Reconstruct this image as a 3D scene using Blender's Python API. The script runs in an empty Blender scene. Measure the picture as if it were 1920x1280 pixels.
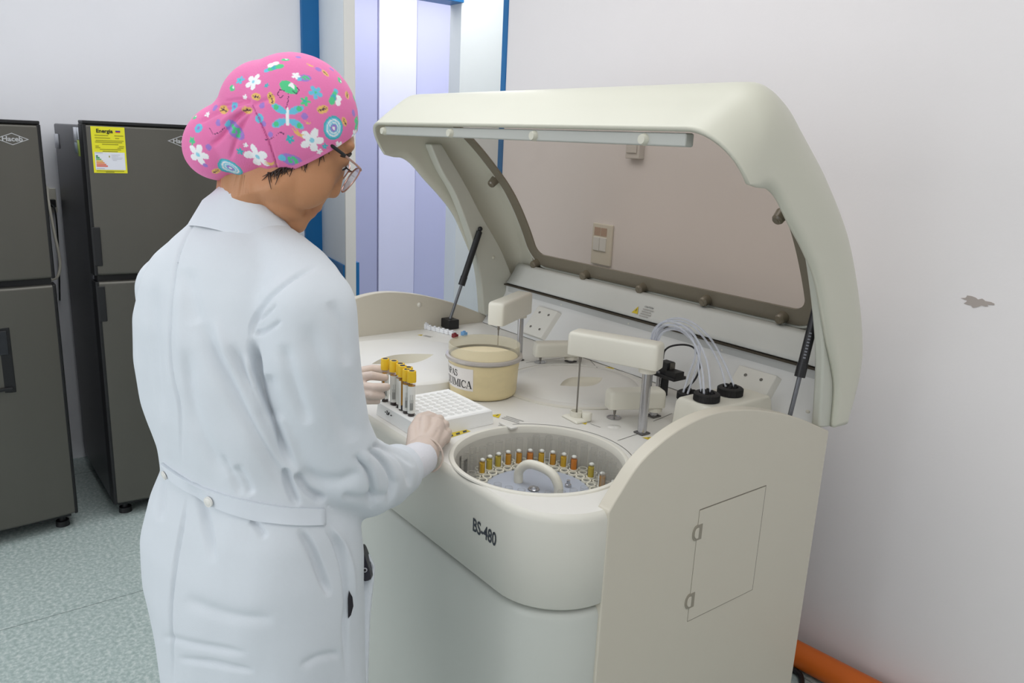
import bpy, bmesh, math, random
import numpy as np
from mathutils import Vector, Matrix, kdtree
random.seed(7)
rng = np.random.RandomState(5)
sc = bpy.context.scene
COL = sc.collection

# ------------------------------------------------------------------ camera frame (measured from the vanishing points)
def nrm(v):
    v = np.array(v, float); return v/np.linalg.norm(v)
F2 = 2184753.0; FPX = F2**.5
cZ = -nrm([-266, -5871, FPX]); cX = -nrm([-1167, 425, FPX])
cX = nrm(cX - cX.dot(cZ)*cZ); cY = nrm(np.cross(cZ, cX))
if cY[2] < 0: cY = -cY
EYE = np.array([0, 0, 1.60])
CM = np.array([cX, cY, cZ])
def U(px, py, t):
    """a point of the place: pixel of the photograph + distance along the view axis"""
    return Vector(EYE + CM @ np.array([(px-960)/FPX*t, (640-py)/FPX*t, t]))
def PR(P):
    c = (np.asarray(P, float)-EYE) @ CM
    return np.stack([960+FPX*c[:, 0]/c[:, 2], 640-FPX*c[:, 1]/c[:, 2], c[:, 2]], 1)
def onplane(px, py, ax, val):
    r = CM @ np.array([(px-960)/FPX, (640-py)/FPX, 1.0])
    return Vector(EYE + r*(val-EYE[ax])/r[ax])

cam_d = bpy.data.cameras.new('camera'); cam = bpy.data.objects.new('camera', cam_d); COL.objects.link(cam)
right = Vector(CM @ np.array([1, 0, 0])); up = Vector(CM @ np.array([0, 1, 0])); fwd = Vector(CM @ np.array([0, 0, 1]))
R = Matrix((right, up, -fwd)).transposed().to_4x4(); R.translation = Vector(EYE)
cam.matrix_world = R
cam_d.sensor_width = 36; cam_d.lens = FPX/1920*36; cam_d.clip_start = .02
sc.camera = cam

# ------------------------------------------------------------------ materials
def s2l(c):
    return tuple((x/12.92 if x <= .04045 else ((x+.055)/1.055)**2.4) for x in [v/255 for v in c])
MATS = {}
def mat(name, rgb, rough=.5, metal=0, spec=.5, noise=0, nscale=8, bump=0, bscale=60, trans=0, ior=1.45, alpha=1, sheen=0, coat=0, sss=0, stretch=None):
    if name in MATS: return MATS[name]
    m = bpy.data.materials.new(name); m.use_nodes = True
    nt = m.node_tree; b = nt.nodes['Principled BSDF']
    c = s2l(rgb)
    b.inputs['Base Color'].default_value = (*c, 1)
    b.inputs['Roughness'].default_value = rough; b.inputs['Metallic'].default_value = metal
    b.inputs['Specular IOR Level'].default_value = spec
    b.inputs['Transmission Weight'].default_value = trans; b.inputs['IOR'].default_value = ior
    b.inputs['Alpha'].default_value = alpha
    b.inputs['Sheen Weight'].default_value = sheen; b.inputs['Coat Weight'].default_value = coat
    if sss:
        b.inputs['Subsurface Weight'].default_value = sss; b.inputs['Subsurface Radius'].default_value = (.01, .004, .002); b.inputs['Subsurface Scale'].default_value = 1
    tc = nt.nodes.new('ShaderNodeTexCoord'); src = tc.outputs['Object']
    if stretch:
        mp = nt.nodes.new('ShaderNodeMapping'); mp.inputs['Scale'].default_value = stretch
        nt.links.new(src, mp.inputs['Vector']); src = mp.outputs['Vector']
    n = nt.nodes.new('ShaderNodeTexNoise'); n.inputs['Scale'].default_value = nscale; n.inputs['Detail'].default_value = 5
    nt.links.new(src, n.inputs['Vector'])
    mx = nt.nodes.new('ShaderNodeMix'); mx.data_type = 'RGBA'
    k = noise if noise else .015
    mx.inputs[6].default_value = (*[v*(1-k) for v in c], 1); mx.inputs[7].default_value = (*[min(1, v*(1+k)) for v in c], 1)
    nt.links.new(n.outputs['Fac'], mx.inputs[0]); nt.links.new(mx.outputs[2], b.inputs['Base Color'])
    if bump:
        n2 = nt.nodes.new('ShaderNodeTexNoise'); n2.inputs['Scale'].default_value = bscale; n2.inputs['Detail'].default_value = 4
        nt.links.new(src, n2.inputs['Vector'])
        bp = nt.nodes.new('ShaderNodeBump'); bp.inputs['Strength'].default_value = bump; bp.inputs['Distance'].default_value = .01
        nt.links.new(n2.outputs['Fac'], bp.inputs['Height']); nt.links.new(bp.outputs['Normal'], b.inputs['Normal'])
    MATS[name] = m; return m

def clearmat(name, tint, body=.08, gloss=.12, rough=.05, edge=(120, 118, 112)):
    """thin clear plastic or glass: transparent, more body and reflection at grazing angles"""
    m = bpy.data.materials.new(name); m.use_nodes = True; nt = m.node_tree; nt.nodes.clear()
    o = nt.nodes.new('ShaderNodeOutputMaterial'); t = nt.nodes.new('ShaderNodeBsdfTransparent'); t.inputs[0].default_value = (*s2l(tint), 1)
    d = nt.nodes.new('ShaderNodeBsdfPrincipled'); d.inputs['Base Color'].default_value = (*s2l(edge), 1); d.inputs['Roughness'].default_value = rough
    lw = nt.nodes.new('ShaderNodeLayerWeight'); lw.inputs[0].default_value = .35
    mr = nt.nodes.new('ShaderNodeMapRange'); mr.inputs[3].default_value = body; mr.inputs[4].default_value = min(1, body+gloss*4)
    pw = nt.nodes.new('ShaderNodeMath'); pw.operation = 'POWER'; pw.inputs[1].default_value = 2.0
    nt.links.new(lw.outputs['Facing'], pw.inputs[0]); nt.links.new(pw.outputs[0], mr.inputs[0])
    mx = nt.nodes.new('ShaderNodeMixShader'); nt.links.new(mr.outputs[0], mx.inputs[0])
    nt.links.new(t.outputs[0], mx.inputs[1]); nt.links.new(d.outputs[0], mx.inputs[2]); nt.links.new(mx.outputs[0], o.inputs[0])
    MATS[name] = m; return m

# ------------------------------------------------------------------ mesh helpers
WO = {}
class MB:
    def __init__(s): s.bm = bmesh.new(); s.mi = 0
    def _m(s, faces, smooth=None):
        for f in faces:
            f.material_index = s.mi
            if smooth is not None: f.smooth = smooth
    def box(s, p0, p1, rot=None, piv=None):
        (x0, y0, z0), (x1, y1, z1) = p0, p1
        vs = [s.bm.verts.new(v) for v in ((x0,y0,z0),(x1,y0,z0),(x1,y1,z0),(x0,y1,z0),(x0,y0,z1),(x1,y0,z1),(x1,y1,z1),(x0,y1,z1))]
        s._m([s.bm.faces.new([vs[i] for i in q]) for q in ((3,2,1,0),(4,5,6,7),(0,1,5,4),(1,2,6,5),(2,3,7,6),(3,0,4,7))])
        if rot: bmesh.ops.rotate(s.bm, verts=vs, cent=piv or ((x0+x1)/2,(y0+y1)/2,(z0+z1)/2), matrix=rot)
        return vs
    def prism(s, pts, axis, a, b):
        """polygon pts in the two other axes, extruded along axis from a to b"""
        def P(u, v, w): return {0: (w, u, v), 1: (u, w, v), 2: (u, v, w)}[axis]
        A = [s.bm.verts.new(P(u, v, a)) for u, v in pts]; B = [s.bm.verts.new(P(u, v, b)) for u, v in pts]
        n = len(pts); fs = [s.bm.faces.new(A), s.bm.faces.new(B[::-1])]
        for i in range(n): fs.append(s.bm.faces.new((A[i], B[i], B[(i+1)%n], A[(i+1)%n])))
        s._m(fs); bmesh.ops.recalc_face_normals(s.bm, faces=fs); return A+B
    def cone(s, p0, p1, r0, r1=None, seg=24, caps=True):
        r1 = r0 if r1 is None else r1
        p0 = Vector(p0); p1 = Vector(p1); d = (p1-p0).normalized(); q = d.to_track_quat('Z', 'Y')
        rings = []
        for p, r in ((p0, r0), (p1, r1)):
            rings.append([s.bm.verts.new(p+q@Vector((r*math.cos(2*math.pi*i/seg), r*math.sin(2*math.pi*i/seg), 0))) for i in range(seg)])
        fs = [s.bm.faces.new((rings[0][i], rings[0][(i+1)%seg], rings[1][(i+1)%seg], rings[1][i])) for i in range(seg)]
        s._m(fs, True)
        if caps: s._m([s.bm.faces.new(rings[0][::-1]), s.bm.faces.new(rings[1])])
        return rings
    def lathe(s, prof, c=(0, 0, 0), seg=48, a0=0, a1=2*math.pi):
        full = abs(a1-a0-2*math.pi) < 1e-6; n = seg if full else seg+1
        rings = [[s.bm.verts.new((c[0]+r*math.cos(a0+(a1-a0)*i/seg), c[1]+r*math.sin(a0+(a1-a0)*i/seg), c[2]+z)) for i in range(n)] if r > 1e-6 else [s.bm.verts.new((c[0], c[1], c[2]+z))] for r, z in prof]
        for A, B in zip(rings, rings[1:]):
            for i in range(seg):
                j = (i+1) % n
                vs = [A[i] if len(A) > 1 else A[0], A[j] if len(A) > 1 else A[0], B[j] if len(B) > 1 else B[0], B[i] if len(B) > 1 else B[0]]
                u = []
                for v in vs:
                    if v not in u: u.append(v)
                if len(u) > 2: s._m([s.bm.faces.new(u)], True)
    def sphere(s, c, r, seg=16, rot=None):
        r = (r,)*3 if not hasattr(r, '__len__') else r
        ret = bmesh.ops.create_uvsphere(s.bm, u_segments=seg, v_segments=max(8, seg*2//3), radius=1)
        M = Matrix.Translation(Vector(c)) @ (rot.to_4x4() if rot else Matrix()) @ Matrix.Diagonal((*r, 1))
        bmesh.ops.transform(s.bm, matrix=M, verts=ret['verts'])
        s._m({f for v in ret['verts'] for f in v.link_faces}, True)
    def capsule(s, p0, p1, r0, r1=None, seg=14):
        r1 = r0 if r1 is None else r1
        s.cone(p0, p1, r0, r1, seg); s.sphere(p0, r0, seg); s.sphere(p1, r1, seg)
    def tube(s, pts, r, seg=8, smooth=True, closed=False):
        pts = [Vector(p) for p in pts]
        if smooth: pts = catmull(pts, 6, closed)
        n = len(pts); rs = r if hasattr(r, '__len__') else [r]*n
        if len(rs) != n: rs = np.interp(np.linspace(0, 1, n), np.linspace(0, 1, len(rs)), rs)
        rings = []; q = None
        for i, p in enumerate(pts):
            d = (pts[(i+1) % n if closed else min(i+1, n-1)] - pts[(i-1) % n if closed else max(i-1, 0)]).normalized()
            if q is None: q = d.to_track_quat('Z', 'Y')
            else: q = (q @ Vector((0, 0, 1))).rotation_difference(d) @ q
            rings.append([s.bm.verts.new(p+q@Vector((rs[i]*math.cos(2*math.pi*k/seg), rs[i]*math.sin(2*math.pi*k/seg), 0))) for k in range(seg)])
        L = n if closed else n-1
        for i in range(L):
            A, B = rings[i], rings[(i+1) % n]
            s._m([s.bm.faces.new((A[k], A[(k+1)%seg], B[(k+1)%seg], B[k])) for k in range(seg)], True)
        if not closed: s._m([s.bm.faces.new(rings[0][::-1]), s.bm.faces.new(rings[-1])])
    def loft(s, rings, cap=True, smooth=True):
        V = [[s.bm.verts.new(p) for p in r] for r in rings]; n = len(V[0])
        for A, B in zip(V, V[1:]):
            s._m([s.bm.faces.new((A[k], A[(k+1)%n], B[(k+1)%n], B[k])) for k in range(n)], smooth)
        if cap: s._m([s.bm.faces.new(V[0][::-1]), s.bm.faces.new(V[-1])], smooth)
    def grid(s, P, smooth=True):
        V = [[s.bm.verts.new(p) for p in r] for r in P]
        for a in range(len(V)-1):
            for b in range(len(V[0])-1):
                s._m([s.bm.faces.new((V[a][b], V[a][b+1], V[a+1][b+1], V[a+1][b]))], smooth)
    def text(s, body, size, M, bold=0, align='CENTER', fn=None, sx=1.0):
        cu = bpy.data.curves.new('t', 'FONT'); cu.body = body; cu.size = size; cu.align_x = align; cu.offset = bold; cu.resolution_u = 3
        ob = bpy.data.objects.new('t', cu); COL.objects.link(ob)
        dg = bpy.context.evaluated_depsgraph_get(); me = bpy.data.meshes.new_from_object(ob.evaluated_get(dg))
        vs = [s.bm.verts.new(fn(Vector((v.co.x*sx, v.co.y, 0))) if fn else M @ Vector((v.co.x*sx, v.co.y, 0))) for v in me.vertices]
        for p in me.polygons:
            try: s._m([s.bm.faces.new([vs[i] for i in p.vertices])])
            except ValueError: pass
        bpy.data.objects.remove(ob); bpy.data.meshes.remove(me); bpy.data.curves.remove(cu)
    def build(s, name, mats, parent=None, org=None, bevel=0, bseg=2, solid=0, angle=40, subd=0, flat=False, label=None):
        me = bpy.data.meshes.new(name)
        bmesh.ops.remove_doubles(s.bm, verts=s.bm.verts, dist=1e-6)
        co = [v.co for v in s.bm.verts]
        lo = Vector([min(c[i] for c in co) for i in range(3)]); hi = Vector([max(c[i] for c in co) for i in range(3)])
        if org is None: org = Vector(((lo.x+hi.x)/2, (lo.y+hi.y)/2, lo.z))
        org = Vector(org)
        bmesh.ops.translate(s.bm, vec=-org, verts=s.bm.verts)
        if not flat:
            for f in s.bm.faces: f.smooth = True
        s.bm.to_mesh(me); s.bm.free()
        if not flat: me.set_sharp_from_angle(angle=math.radians(angle))
        for m in (mats if isinstance(mats, (list, tuple)) else [mats]): me.materials.append(m)
        ob = bpy.data.objects.new(name, me); COL.objects.link(ob)
        place(ob, org, parent)
        if solid: md = ob.modifiers.new('s', 'SOLIDIFY'); md.thickness = solid; md.offset = -1
        if bevel: md = ob.modifiers.new('b', 'BEVEL'); md.width = bevel; md.segments = bseg; md.limit_method = 'ANGLE'; md.angle_limit = math.radians(35); md.harden_normals = True
        if subd: md = ob.modifiers.new('u', 'SUBSURF'); md.levels = subd; md.render_levels = subd
        if label: ob['label'] = label
        return ob
def catmull(pts, k, closed=False):
    out = []; n = len(pts)
    for i in range(n if closed else n-1):
        p = [pts[(i+j) % n] if closed else pts[min(max(i+j, 0), n-1)] for j in (-1, 0, 1, 2)]
        for s_ in range(k):
            t = s_/k
            out.append(.5*((2*p[1])+(-p[0]+p[2])*t+(2*p[0]-5*p[1]+4*p[2]-p[3])*t*t+(-p[0]+3*p[1]-3*p[2]+p[3])*t**3))
    if not closed: out.append(pts[-1].copy())
    return out
def cr2(pts, k=8, closed=False):
    return [(v.x, v.y) for v in catmull([Vector((a, b, 0)) for a, b in pts], k, closed)]
def place(ob, org, parent):
    WO[ob.name] = Vector(org)
    if parent is not None:
        ob.parent = parent; ob.location = Vector(org)-WO[parent.name]
    else: ob.location = org
def thing(name, label, cat, loc, group=None):
    o = bpy.data.objects.new(name, None); COL.objects.link(o); o.empty_display_size = .05
    place(o, loc, None); o['label'] = label; o['category'] = cat
    if group: o['group'] = group
    return o
def tag(o, label, cat, group=None, kind=None):
    o['label'] = label; o['category'] = cat
    if group: o['group'] = group
    if kind: o['kind'] = kind
    return o
def struct(o): o['kind'] = 'structure'; return o
def dup(root, delta, label=None):
    r = root.copy(); COL.objects.link(r); r.location = root.location + Vector(delta)
    WO[r.name] = WO[root.name]+Vector(delta)
    if label: r['label'] = label
    for ch in list(root.children):
        c = ch.copy(); COL.objects.link(c); c.parent = r; WO[c.name] = WO[ch.name]+Vector(delta)
        for g in list(ch.children):
            d = g.copy(); COL.objects.link(d); d.parent = c
    return r
def remesh_obj(mb, voxel, smooth=6, fac=.5):
    """one closed skin around everything collected in mb; returns numpy verts and faces"""
    me = bpy.data.meshes.new('tmp'); mb.bm.to_mesh(me); mb.bm.free()
    ob = bpy.data.objects.new('tmp', me); COL.objects.link(ob)
    md = ob.modifiers.new('r', 'REMESH'); md.mode = 'VOXEL'; md.voxel_size = voxel; md.adaptivity = 0
    if smooth: ms = ob.modifiers.new('s', 'SMOOTH'); ms.factor = fac; ms.iterations = smooth
    dg = bpy.context.evaluated_depsgraph_get()
    out = bpy.data.meshes.new_from_object(ob.evaluated_get(dg))
    bpy.data.objects.remove(ob); bpy.data.meshes.remove(me)
    return out
def mesh_np(me):
    v = np.empty(len(me.vertices)*3); me.vertices.foreach_get('co', v); n = np.empty(len(me.vertices)*3); me.vertices.foreach_get('normal', n)
    return v.reshape(-1, 3), n.reshape(-1, 3)
def finish(me, name, mats, parent=None, org=None, label=None):
    v, _ = mesh_np(me); org = Vector(((v[:, 0].min()+v[:, 0].max())/2, (v[:, 1].min()+v[:, 1].max())/2, v[:, 2].min())) if org is None else Vector(org)
    me.vertices.foreach_set('co', (v-np.array(org)).ravel()); me.update()
    me.materials.clear()
    for m in (mats if isinstance(mats, (list, tuple)) else [mats]): me.materials.append(m)
    for p in me.polygons: p.use_smooth = True
    me.name = name
    ob = bpy.data.objects.new(name, me); COL.objects.link(ob); place(ob, org, parent)
    if label: ob['label'] = label
    return ob
Z3 = Vector((0, 0, 1))

def split_obj(ob):
    """each loose piece of a small-parts mesh becomes an object of its own"""
    par = ob.parent; me = ob.data; name = me.name.split('.')[0]; bm = bmesh.new(); bm.from_mesh(me); bm.verts.ensure_lookup_table()
    seen = set(); isl = []
    for v in bm.verts:
        if v.index in seen: continue
        st = [v]; cur = []; seen.add(v.index)
        while st:
            a = st.pop(); cur.append(a.index)
            for e in a.link_edges:
                b = e.other_vert(a)
                if b.index not in seen: seen.add(b.index); st.append(b)
        isl.append(set(cur))
    out = []
    W0 = WO[ob.name]
    for s_ in isl:
        b2 = bmesh.new(); mp = {}
        for v in bm.verts:
            if v.index in s_: mp[v.index] = b2.verts.new(v.co)
        for f in bm.faces:
            if f.verts[0].index in s_:
                g = b2.faces.new([mp[v.index] for v in f.verts]); g.material_index = f.material_index; g.smooth = f.smooth
        c = sum((v.co for v in b2.verts), Vector())/len(b2.verts); bmesh.ops.translate(b2, vec=-c, verts=b2.verts)
        m2 = bpy.data.meshes.new(name); b2.to_mesh(m2); b2.free()
        for mt in me.materials: m2.materials.append(mt)
        o = bpy.data.objects.new(name, m2); COL.objects.link(o); place(o, W0+c, par); out.append(o)
    bm.free(); bpy.data.objects.remove(ob); return out
# ================================================================== ROOM
M_wall = mat('white_wall_paint', (236, 232, 232), .75, noise=.02, nscale=3, bump=.03, bscale=120)
M_wallL = mat('left_wall_paint', (246, 246, 250), .75, noise=.02, nscale=3, bump=.03, bscale=120)
M_blue = mat('blue_frame_paint', (24, 108, 168), .4, noise=.05)
M_leaf = mat('door_leaf_paint', (228, 234, 238), .5, noise=.03)
M_leafedge = mat('door_edge_cream', (228, 226, 220), .6)
M_ceil = mat('ceiling_paint', (235, 235, 235), .9)
def floor_mat():
    m = bpy.data.materials.new('speckled_vinyl_floor'); m.use_nodes = True; nt = m.node_tree; b = nt.nodes['Principled BSDF']
    b.inputs['Roughness'].default_value = .38
    tc = nt.nodes.new('ShaderNodeTexCoord')
    n1 = nt.nodes.new('ShaderNodeTexNoise'); n1.inputs['Scale'].default_value = 75; n1.inputs['Detail'].default_value = 3; n1.inputs['Roughness'].default_value = .6
    n2 = nt.nodes.new('ShaderNodeTexNoise'); n2.inputs['Scale'].default_value = 9
    nt.links.new(tc.outputs['Object'], n1.inputs[0]); nt.links.new(tc.outputs['Object'], n2.inputs[0])
    cr = nt.nodes.new('ShaderNodeValToRGB'); e = cr.color_ramp.elements
    e[0].position = .36; e[0].color = (*s2l((160, 176, 173)), 1); e[1].position = .66; e[1].color = (*s2l((204, 212, 209)), 1)
    k = cr.color_ramp.elements.new(.52); k.color = (*s2l((180, 194, 191)), 1)
    nt.links.new(n1.outputs['Fac'], cr.inputs[0])
    br = nt.nodes.new('ShaderNodeTexBrick'); br.offset = 0; br.inputs['Scale'].default_value = 1; br.inputs['Mortar Size'].default_value = .0022
    br.inputs['Brick Width'].default_value = 1.2; br.inputs['Row Height'].default_value = 1.2
    br.inputs['Color1'].default_value = (1, 1, 1, 1); br.inputs['Color2'].default_value = (1, 1, 1, 1); br.inputs['Mortar'].default_value = (.45, .47, .47, 1)
    mp = nt.nodes.new('ShaderNodeMapping'); mp.inputs['Location'].default_value = (2.747, .3, 0); nt.links.new(tc.outputs['Object'], mp.inputs[0]); nt.links.new(mp.outputs[0], br.inputs[0])
    mx = nt.nodes.new('ShaderNodeMix'); mx.data_type = 'RGBA'; mx.blend_type = 'MULTIPLY'; mx.inputs[0].default_value = 1
    nt.links.new(cr.outputs[0], mx.inputs[6]); nt.links.new(br.outputs[0], mx.inputs[7]); nt.links.new(mx.outputs[2], b.inputs['Base Color'])
    return m
m = MB(); m.box((-6, -3, -.05), (3, 4.6, 0)); struct(m.build('floor', floor_mat(), org=(0, 0, 0)))
YW = 2.22; XL = -4.15
m = MB(); m.box((-3.0, YW, 0), (3, YW+.84, 2.8)); struct(m.build('wall_back', M_wall))
m = MB(); m.box((-3.018, YW-.006, 0), (-2.985, YW+.03, 2.8)); struct(m.build('trim_1', M_blue))
m = MB(); m.box((XL-.12, -3, 0), (XL, 1.75, 2.8)); struct(m.build('wall_left', M_wallL))
m = MB(); m.box((XL-.12, 2.74, 0), (XL, 4.6, 2.8)); m.box((XL, 3.06, 0), (-2.9, 3.2, 2.8)); struct(m.build('wall_far', mat('far_wall_paint', (222, 226, 226), .7)))
m = MB(); m.box((XL-.12, 1.75, 2.46), (XL, 2.74, 2.8)); struct(m.build('wall_header', M_wallL))
# blue door frame
m = MB(); m.box((XL-.13, 1.745, 0), (XL+.02, 1.85, 2.46)); m.box((XL-.13, 1.85, 2.38), (XL+.02, 2.745, 2.46)); struct(m.build('trim_2', M_blue, bevel=.004))
# open door leaf, swung towards the room, with blue kick plates
hx, hy = XL+.02, 1.86; fx, fy = -3.69, 1.79
d = Vector((fx-hx, fy-hy, 0)); L = d.length; d.normalize(); nn = Vector((-d.y, d.x, 0))
def leafbox(a0, a1, b0, b1, z0, z1, name, mt, parent=None):
    m = MB(); q = [Vector((hx, hy, 0))+d*a+nn*b for a, b in ((a0, b0), (a1, b0), (a1, b1), (a0, b1))]
    m.prism([(p.x, p.y) for p in q], 2, z0, z1); return m.build(name, mt, parent, bevel=.002)
door = struct(leafbox(0, L, -.02, .03, .02, 2.37, 'door_1', M_leaf))
leafbox(L, L+.012, -.022, .032, .02, 2.37, 'edge_strip', M_leafedge, door)
leafbox(.005, L-.01, -.03, -.021, .5, .955, 'kick_plate', M_blue, door)
leafbox(.02, L+.01, .031, .05, .5, .97, 'kick_plate', M_blue, door)
# bright lavender hallway beyond the opening
M_lav = mat('lavender_hall_wall', (196, 198, 228), .8); M_lav2 = mat('pale_lavender_panel', (222, 222, 243), .8); M_lav3 = mat('darker_lavender', (180, 182, 212), .8)  # lavender tones of the hall panels, the last one darker
XH = -5.4
m = MB(); m.box((XH-.1, 1.0, 0), (XH, 4.6, 2.8)); struct(m.build('wall_hallway', M_lav))
m = MB(); m.box((XH, 2.85, .02), (XH+.03, 3.16, 2.75)); struct(m.build('door_2', M_lav2, bevel=.003))
m = MB(); m.box((XH, 3.172, .02), (XH+.012, 3.95, 2.75)); struct(m.build('trim_3', M_lav, bevel=.003))
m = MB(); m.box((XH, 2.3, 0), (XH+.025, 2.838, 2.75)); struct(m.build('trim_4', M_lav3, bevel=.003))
m = MB(); m.box((-6, -3, 2.8), (3, 4.6, 2.9)); struct(m.build('ceiling', M_ceil))
m = MB(); m.box((1.5, -3, 0), (1.62, YW, 2.8)); struct(m.build('wall_light_block', M_wall))  # unseen wall, added to hold back ambient light from the right

# wall stain where the paint has peeled
m = MB(); c = onplane(1831, 566, 1, YW); pts = []
for i in range(26):
    a = 2*math.pi*i/26; rr = 1+.22*math.sin(3*a+1)+.18*math.sin(7*a)+.1*math.cos(11*a)
    pts.append((c.x+.034*rr*math.cos(a), c.z+.012*rr*math.sin(a)))
m.prism(pts, 1, YW-.0015, YW+.001)
tag(m.build('paint_patch', mat('bare_plaster', (176, 166, 160), .9)), 'small beige patch of peeled paint on the white wall right of the analyzer', 'wall patch')

# switch plate seen through the lid window
c = onplane(1131, 458, 1, YW)
sp = thing('light_switch', 'cream wall plate with two rocker switches seen through the tinted lid window', 'switch', (c.x, YW, c.z-.09))
M_cream = mat('cream_plastic', (226, 222, 208), .4)
m = MB(); m.box((c.x-.056, YW-.012, c.z-.082), (c.x+.056, YW, c.z+.082)); m.build('plate', M_cream, sp, bevel=.004)
for k in (0, 1):
    m = MB(); x0 = c.x-.042+k*.037; m.box((x0, YW-.018, c.z-.026), (x0+.035, YW-.011, c.z+.028)); m.build('rocker', mat('white_plastic', (232, 234, 232), .35), sp, bevel=.002)
    m = MB(); m.box((x0, YW-.0135, c.z+.034), (x0+.033, YW-.0115, c.z+.066)); m.build('sticker', mat('brown_sticker', (186, 160, 140), .7), sp)
# second box seen near the top of the window
m = MB(); c = onplane(1195, 272, 1, YW); m.box((c.x-.03, YW-.03, c.z-.05), (c.x+.04, YW+.002, c.z+.045)); m.box((c.x-.022, YW-.036, c.z-.03), (c.x+.03, YW-.03, c.z+.02))
tag(m.build('junction_box', mat('plate_white', (214, 211, 206), .5), bevel=.004), 'small pale box on the wall behind the top of the lid window', 'wall box')

# orange pipe and black cable on the floor
a = onplane(1492, 1224, 2, .047); b = onplane(1600, 1280, 2, .047); dd = (b-a).normalized()
m = MB(); m.cone(a-dd*.75, b+dd*.5, .041, seg=40, caps=False); m.cone(b+dd*.5, a-dd*.75, .036, seg=40, caps=False)
pp = m.build('drain_pipe', mat('orange_pvc', (214, 104, 28), .42, noise=.06, nscale=4)); tag(pp, 'orange plastic pipe lying on the floor along the wall behind the analyzer', 'pipe')
m = MB(); m.tube([(-1.3, 1.98, .012), onplane(1484, 1254, 2, .012), onplane(1503, 1285, 2, .012), (-1.04, 1.9, .012), (-.9, 1.75, .012)], .009)
tag(m.build('power_cable', mat('black_rubber', (28, 28, 30), .5)), 'black cable on the floor under the orange pipe behind the analyzer', 'cable')

# ------------------------------------------------------------------ refrigerators
M_steel = mat('dark_streaked_steel', (99, 97, 91), .42, .55, noise=.10, nscale=5, bump=.02, bscale=40, stretch=(1, 1, .08))  # vertical streaks in the steel colour stand in for reflections
M_fside = mat('dark_grey_cabinet', (76, 76, 82), .38, .2, noise=.05)
M_gask = mat('black_gasket', (22, 22, 24), .5)
M_blk = mat('black_plastic', (26, 26, 28), .42)
M_chrome = mat('silver_print', (196, 198, 200), .35, .3)
def fridge(y0, y1, zs, zt, label, hand):
    t = thing('refrigerator', label, 'refrigerator', (-3.74, (y0+y1)/2, 0))
    m = MB(); m.box((-4.06, y0+.004, .05), (-3.445, y1-.004, zt)); m.build('cabinet', M_fside, t, bevel=.006)
    def dprof(yy):  # convex front
        u = (yy-(y0+y1)/2)/((y1-y0)/2); return -3.37+.022*(1-u*u)
    for (za, zb) in ((.065, zs-.012), (zs+.012, zt+.005)):
        top = zb > zs
        N = 20; ys = np.linspace(y0, y1, N+1); pts = [(dprof(y), y) for y in ys]+[(-3.44, y1), (-3.44, y0)]
        m = MB(); m.prism(pts, 2, za, zb)
        if top:
            pass
        dr = m.build('door', M_steel, t, bevel=.012, bseg=3)
        m = MB(); m.prism([(dprof(y)+.001, y) for y in (y0+.0, y0+.012)]+[(-3.44, y0+.012), (-3.44, y0-.003), (-3.38, y0-.003)], 2, za, zb); m.build('edge_trim', M_gask, dr, bevel=.003)
        m = MB(); m.prism([(dprof(y)+.001, y) for y in (y1-.010, y1)]+[(-3.38, y1+.003), (-3.44, y1+.003), (-3.44, y1-.012)], 2, za, zb); m.build('edge_trim', M_gask, dr, bevel=.003)
        if top:
            m = MB(); P = [(dprof(y)+.004, y) for y in ys]+[(-3.45, y1), (-3.45, y0)]; m.prism(P, 2, zb, zb+.012); m.build('top_cap', M_gask, dr, bevel=.003)
        if hand:
            h0, h1 = (zs+.05, zs+.2) if top else (zs-.17, zs-.03)
            m = MB(); m.prism([(dprof(y0)+.004, y0+.002), (dprof(y0+.03)+.004, y0+.03), (-3.43, y0+.03), (-3.43, y0+.002)], 2, h0, h1); m.build('grip', M_blk, dr, bevel=.003)
    m = MB(); m.box((-3.46, y0+.01, zs-.02), (-3.385, y1-.01, zs+.02)); m.build('gasket', M_gask, t)
    for yy in (y0+.05, y1-.05):
        for xx in (-3.43, -4.0):
            m = MB(); m.cone((xx, yy, 0), (xx, yy, .022), .026, .024); m.cone((xx, yy, .022), (xx, yy, .06), .012); m.build('foot', M_blk, t)
    m = MB(); m.box((-3.46, y0+.02, .045), (-3.40, y1-.02, .066)); m.build('kick_strip', M_blk, t)
    return t, dprof
def logo(t, dp, yc, zc):
    m = MB(); w, h = .052, .021
    X = lambda y: dp(y)+.0012
    def fn(v): return Vector((X(yc+v.x), yc+v.x, zc+v.y))
    for k in range(4):
        A = [(-w, 0), (0, h), (w, 0), (0, -h)]; p, q = A[k], A[(k+1) % 4]; s = .88
        vs = [m.bm.verts.new(fn(Vector((a, b, 0)))) for a, b in (p, q, (q[0]*s, q[1]*s), (p[0]*s, p[1]*s))]
        m.bm.faces.new(vs)
    m.text('Haceb', .024, None, bold=.0006, fn=lambda v: fn(v+Vector((0, -.0075, 0))), sx=1.05)
    m.build('emblem', M_chrome, t, flat=True)
f1, dp1 = fridge(-.27, .425, 1.018, 1.585, 'dark steel refrigerator with a dispenser in its lower door, at the left edge', False)
logo(f1, dp1, .335, 1.536)
m = MB(); m.box((-3.40, .03, .61), (-3.352, .262, .862)); o = m.build('dispenser', M_gask, f1, bevel=.004)
m = MB(); m.box((-3.356, .04, .622), (-3.340, .25, .634)); m.build('tray', M_blk, o, bevel=.002)
m = MB(); m.box((-3.356, .05, .76), (-3.346, .25, .85)); m.build('panel', mat('dark_panel', (40, 42, 46), .3), o, bevel=.002)
f2, dp2 = fridge(.562, 1.25, 1.018, 1.595, 'dark steel refrigerator with a yellow energy label, partly behind the person', True)
logo(f2, dp2, .905, 1.549)
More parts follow.
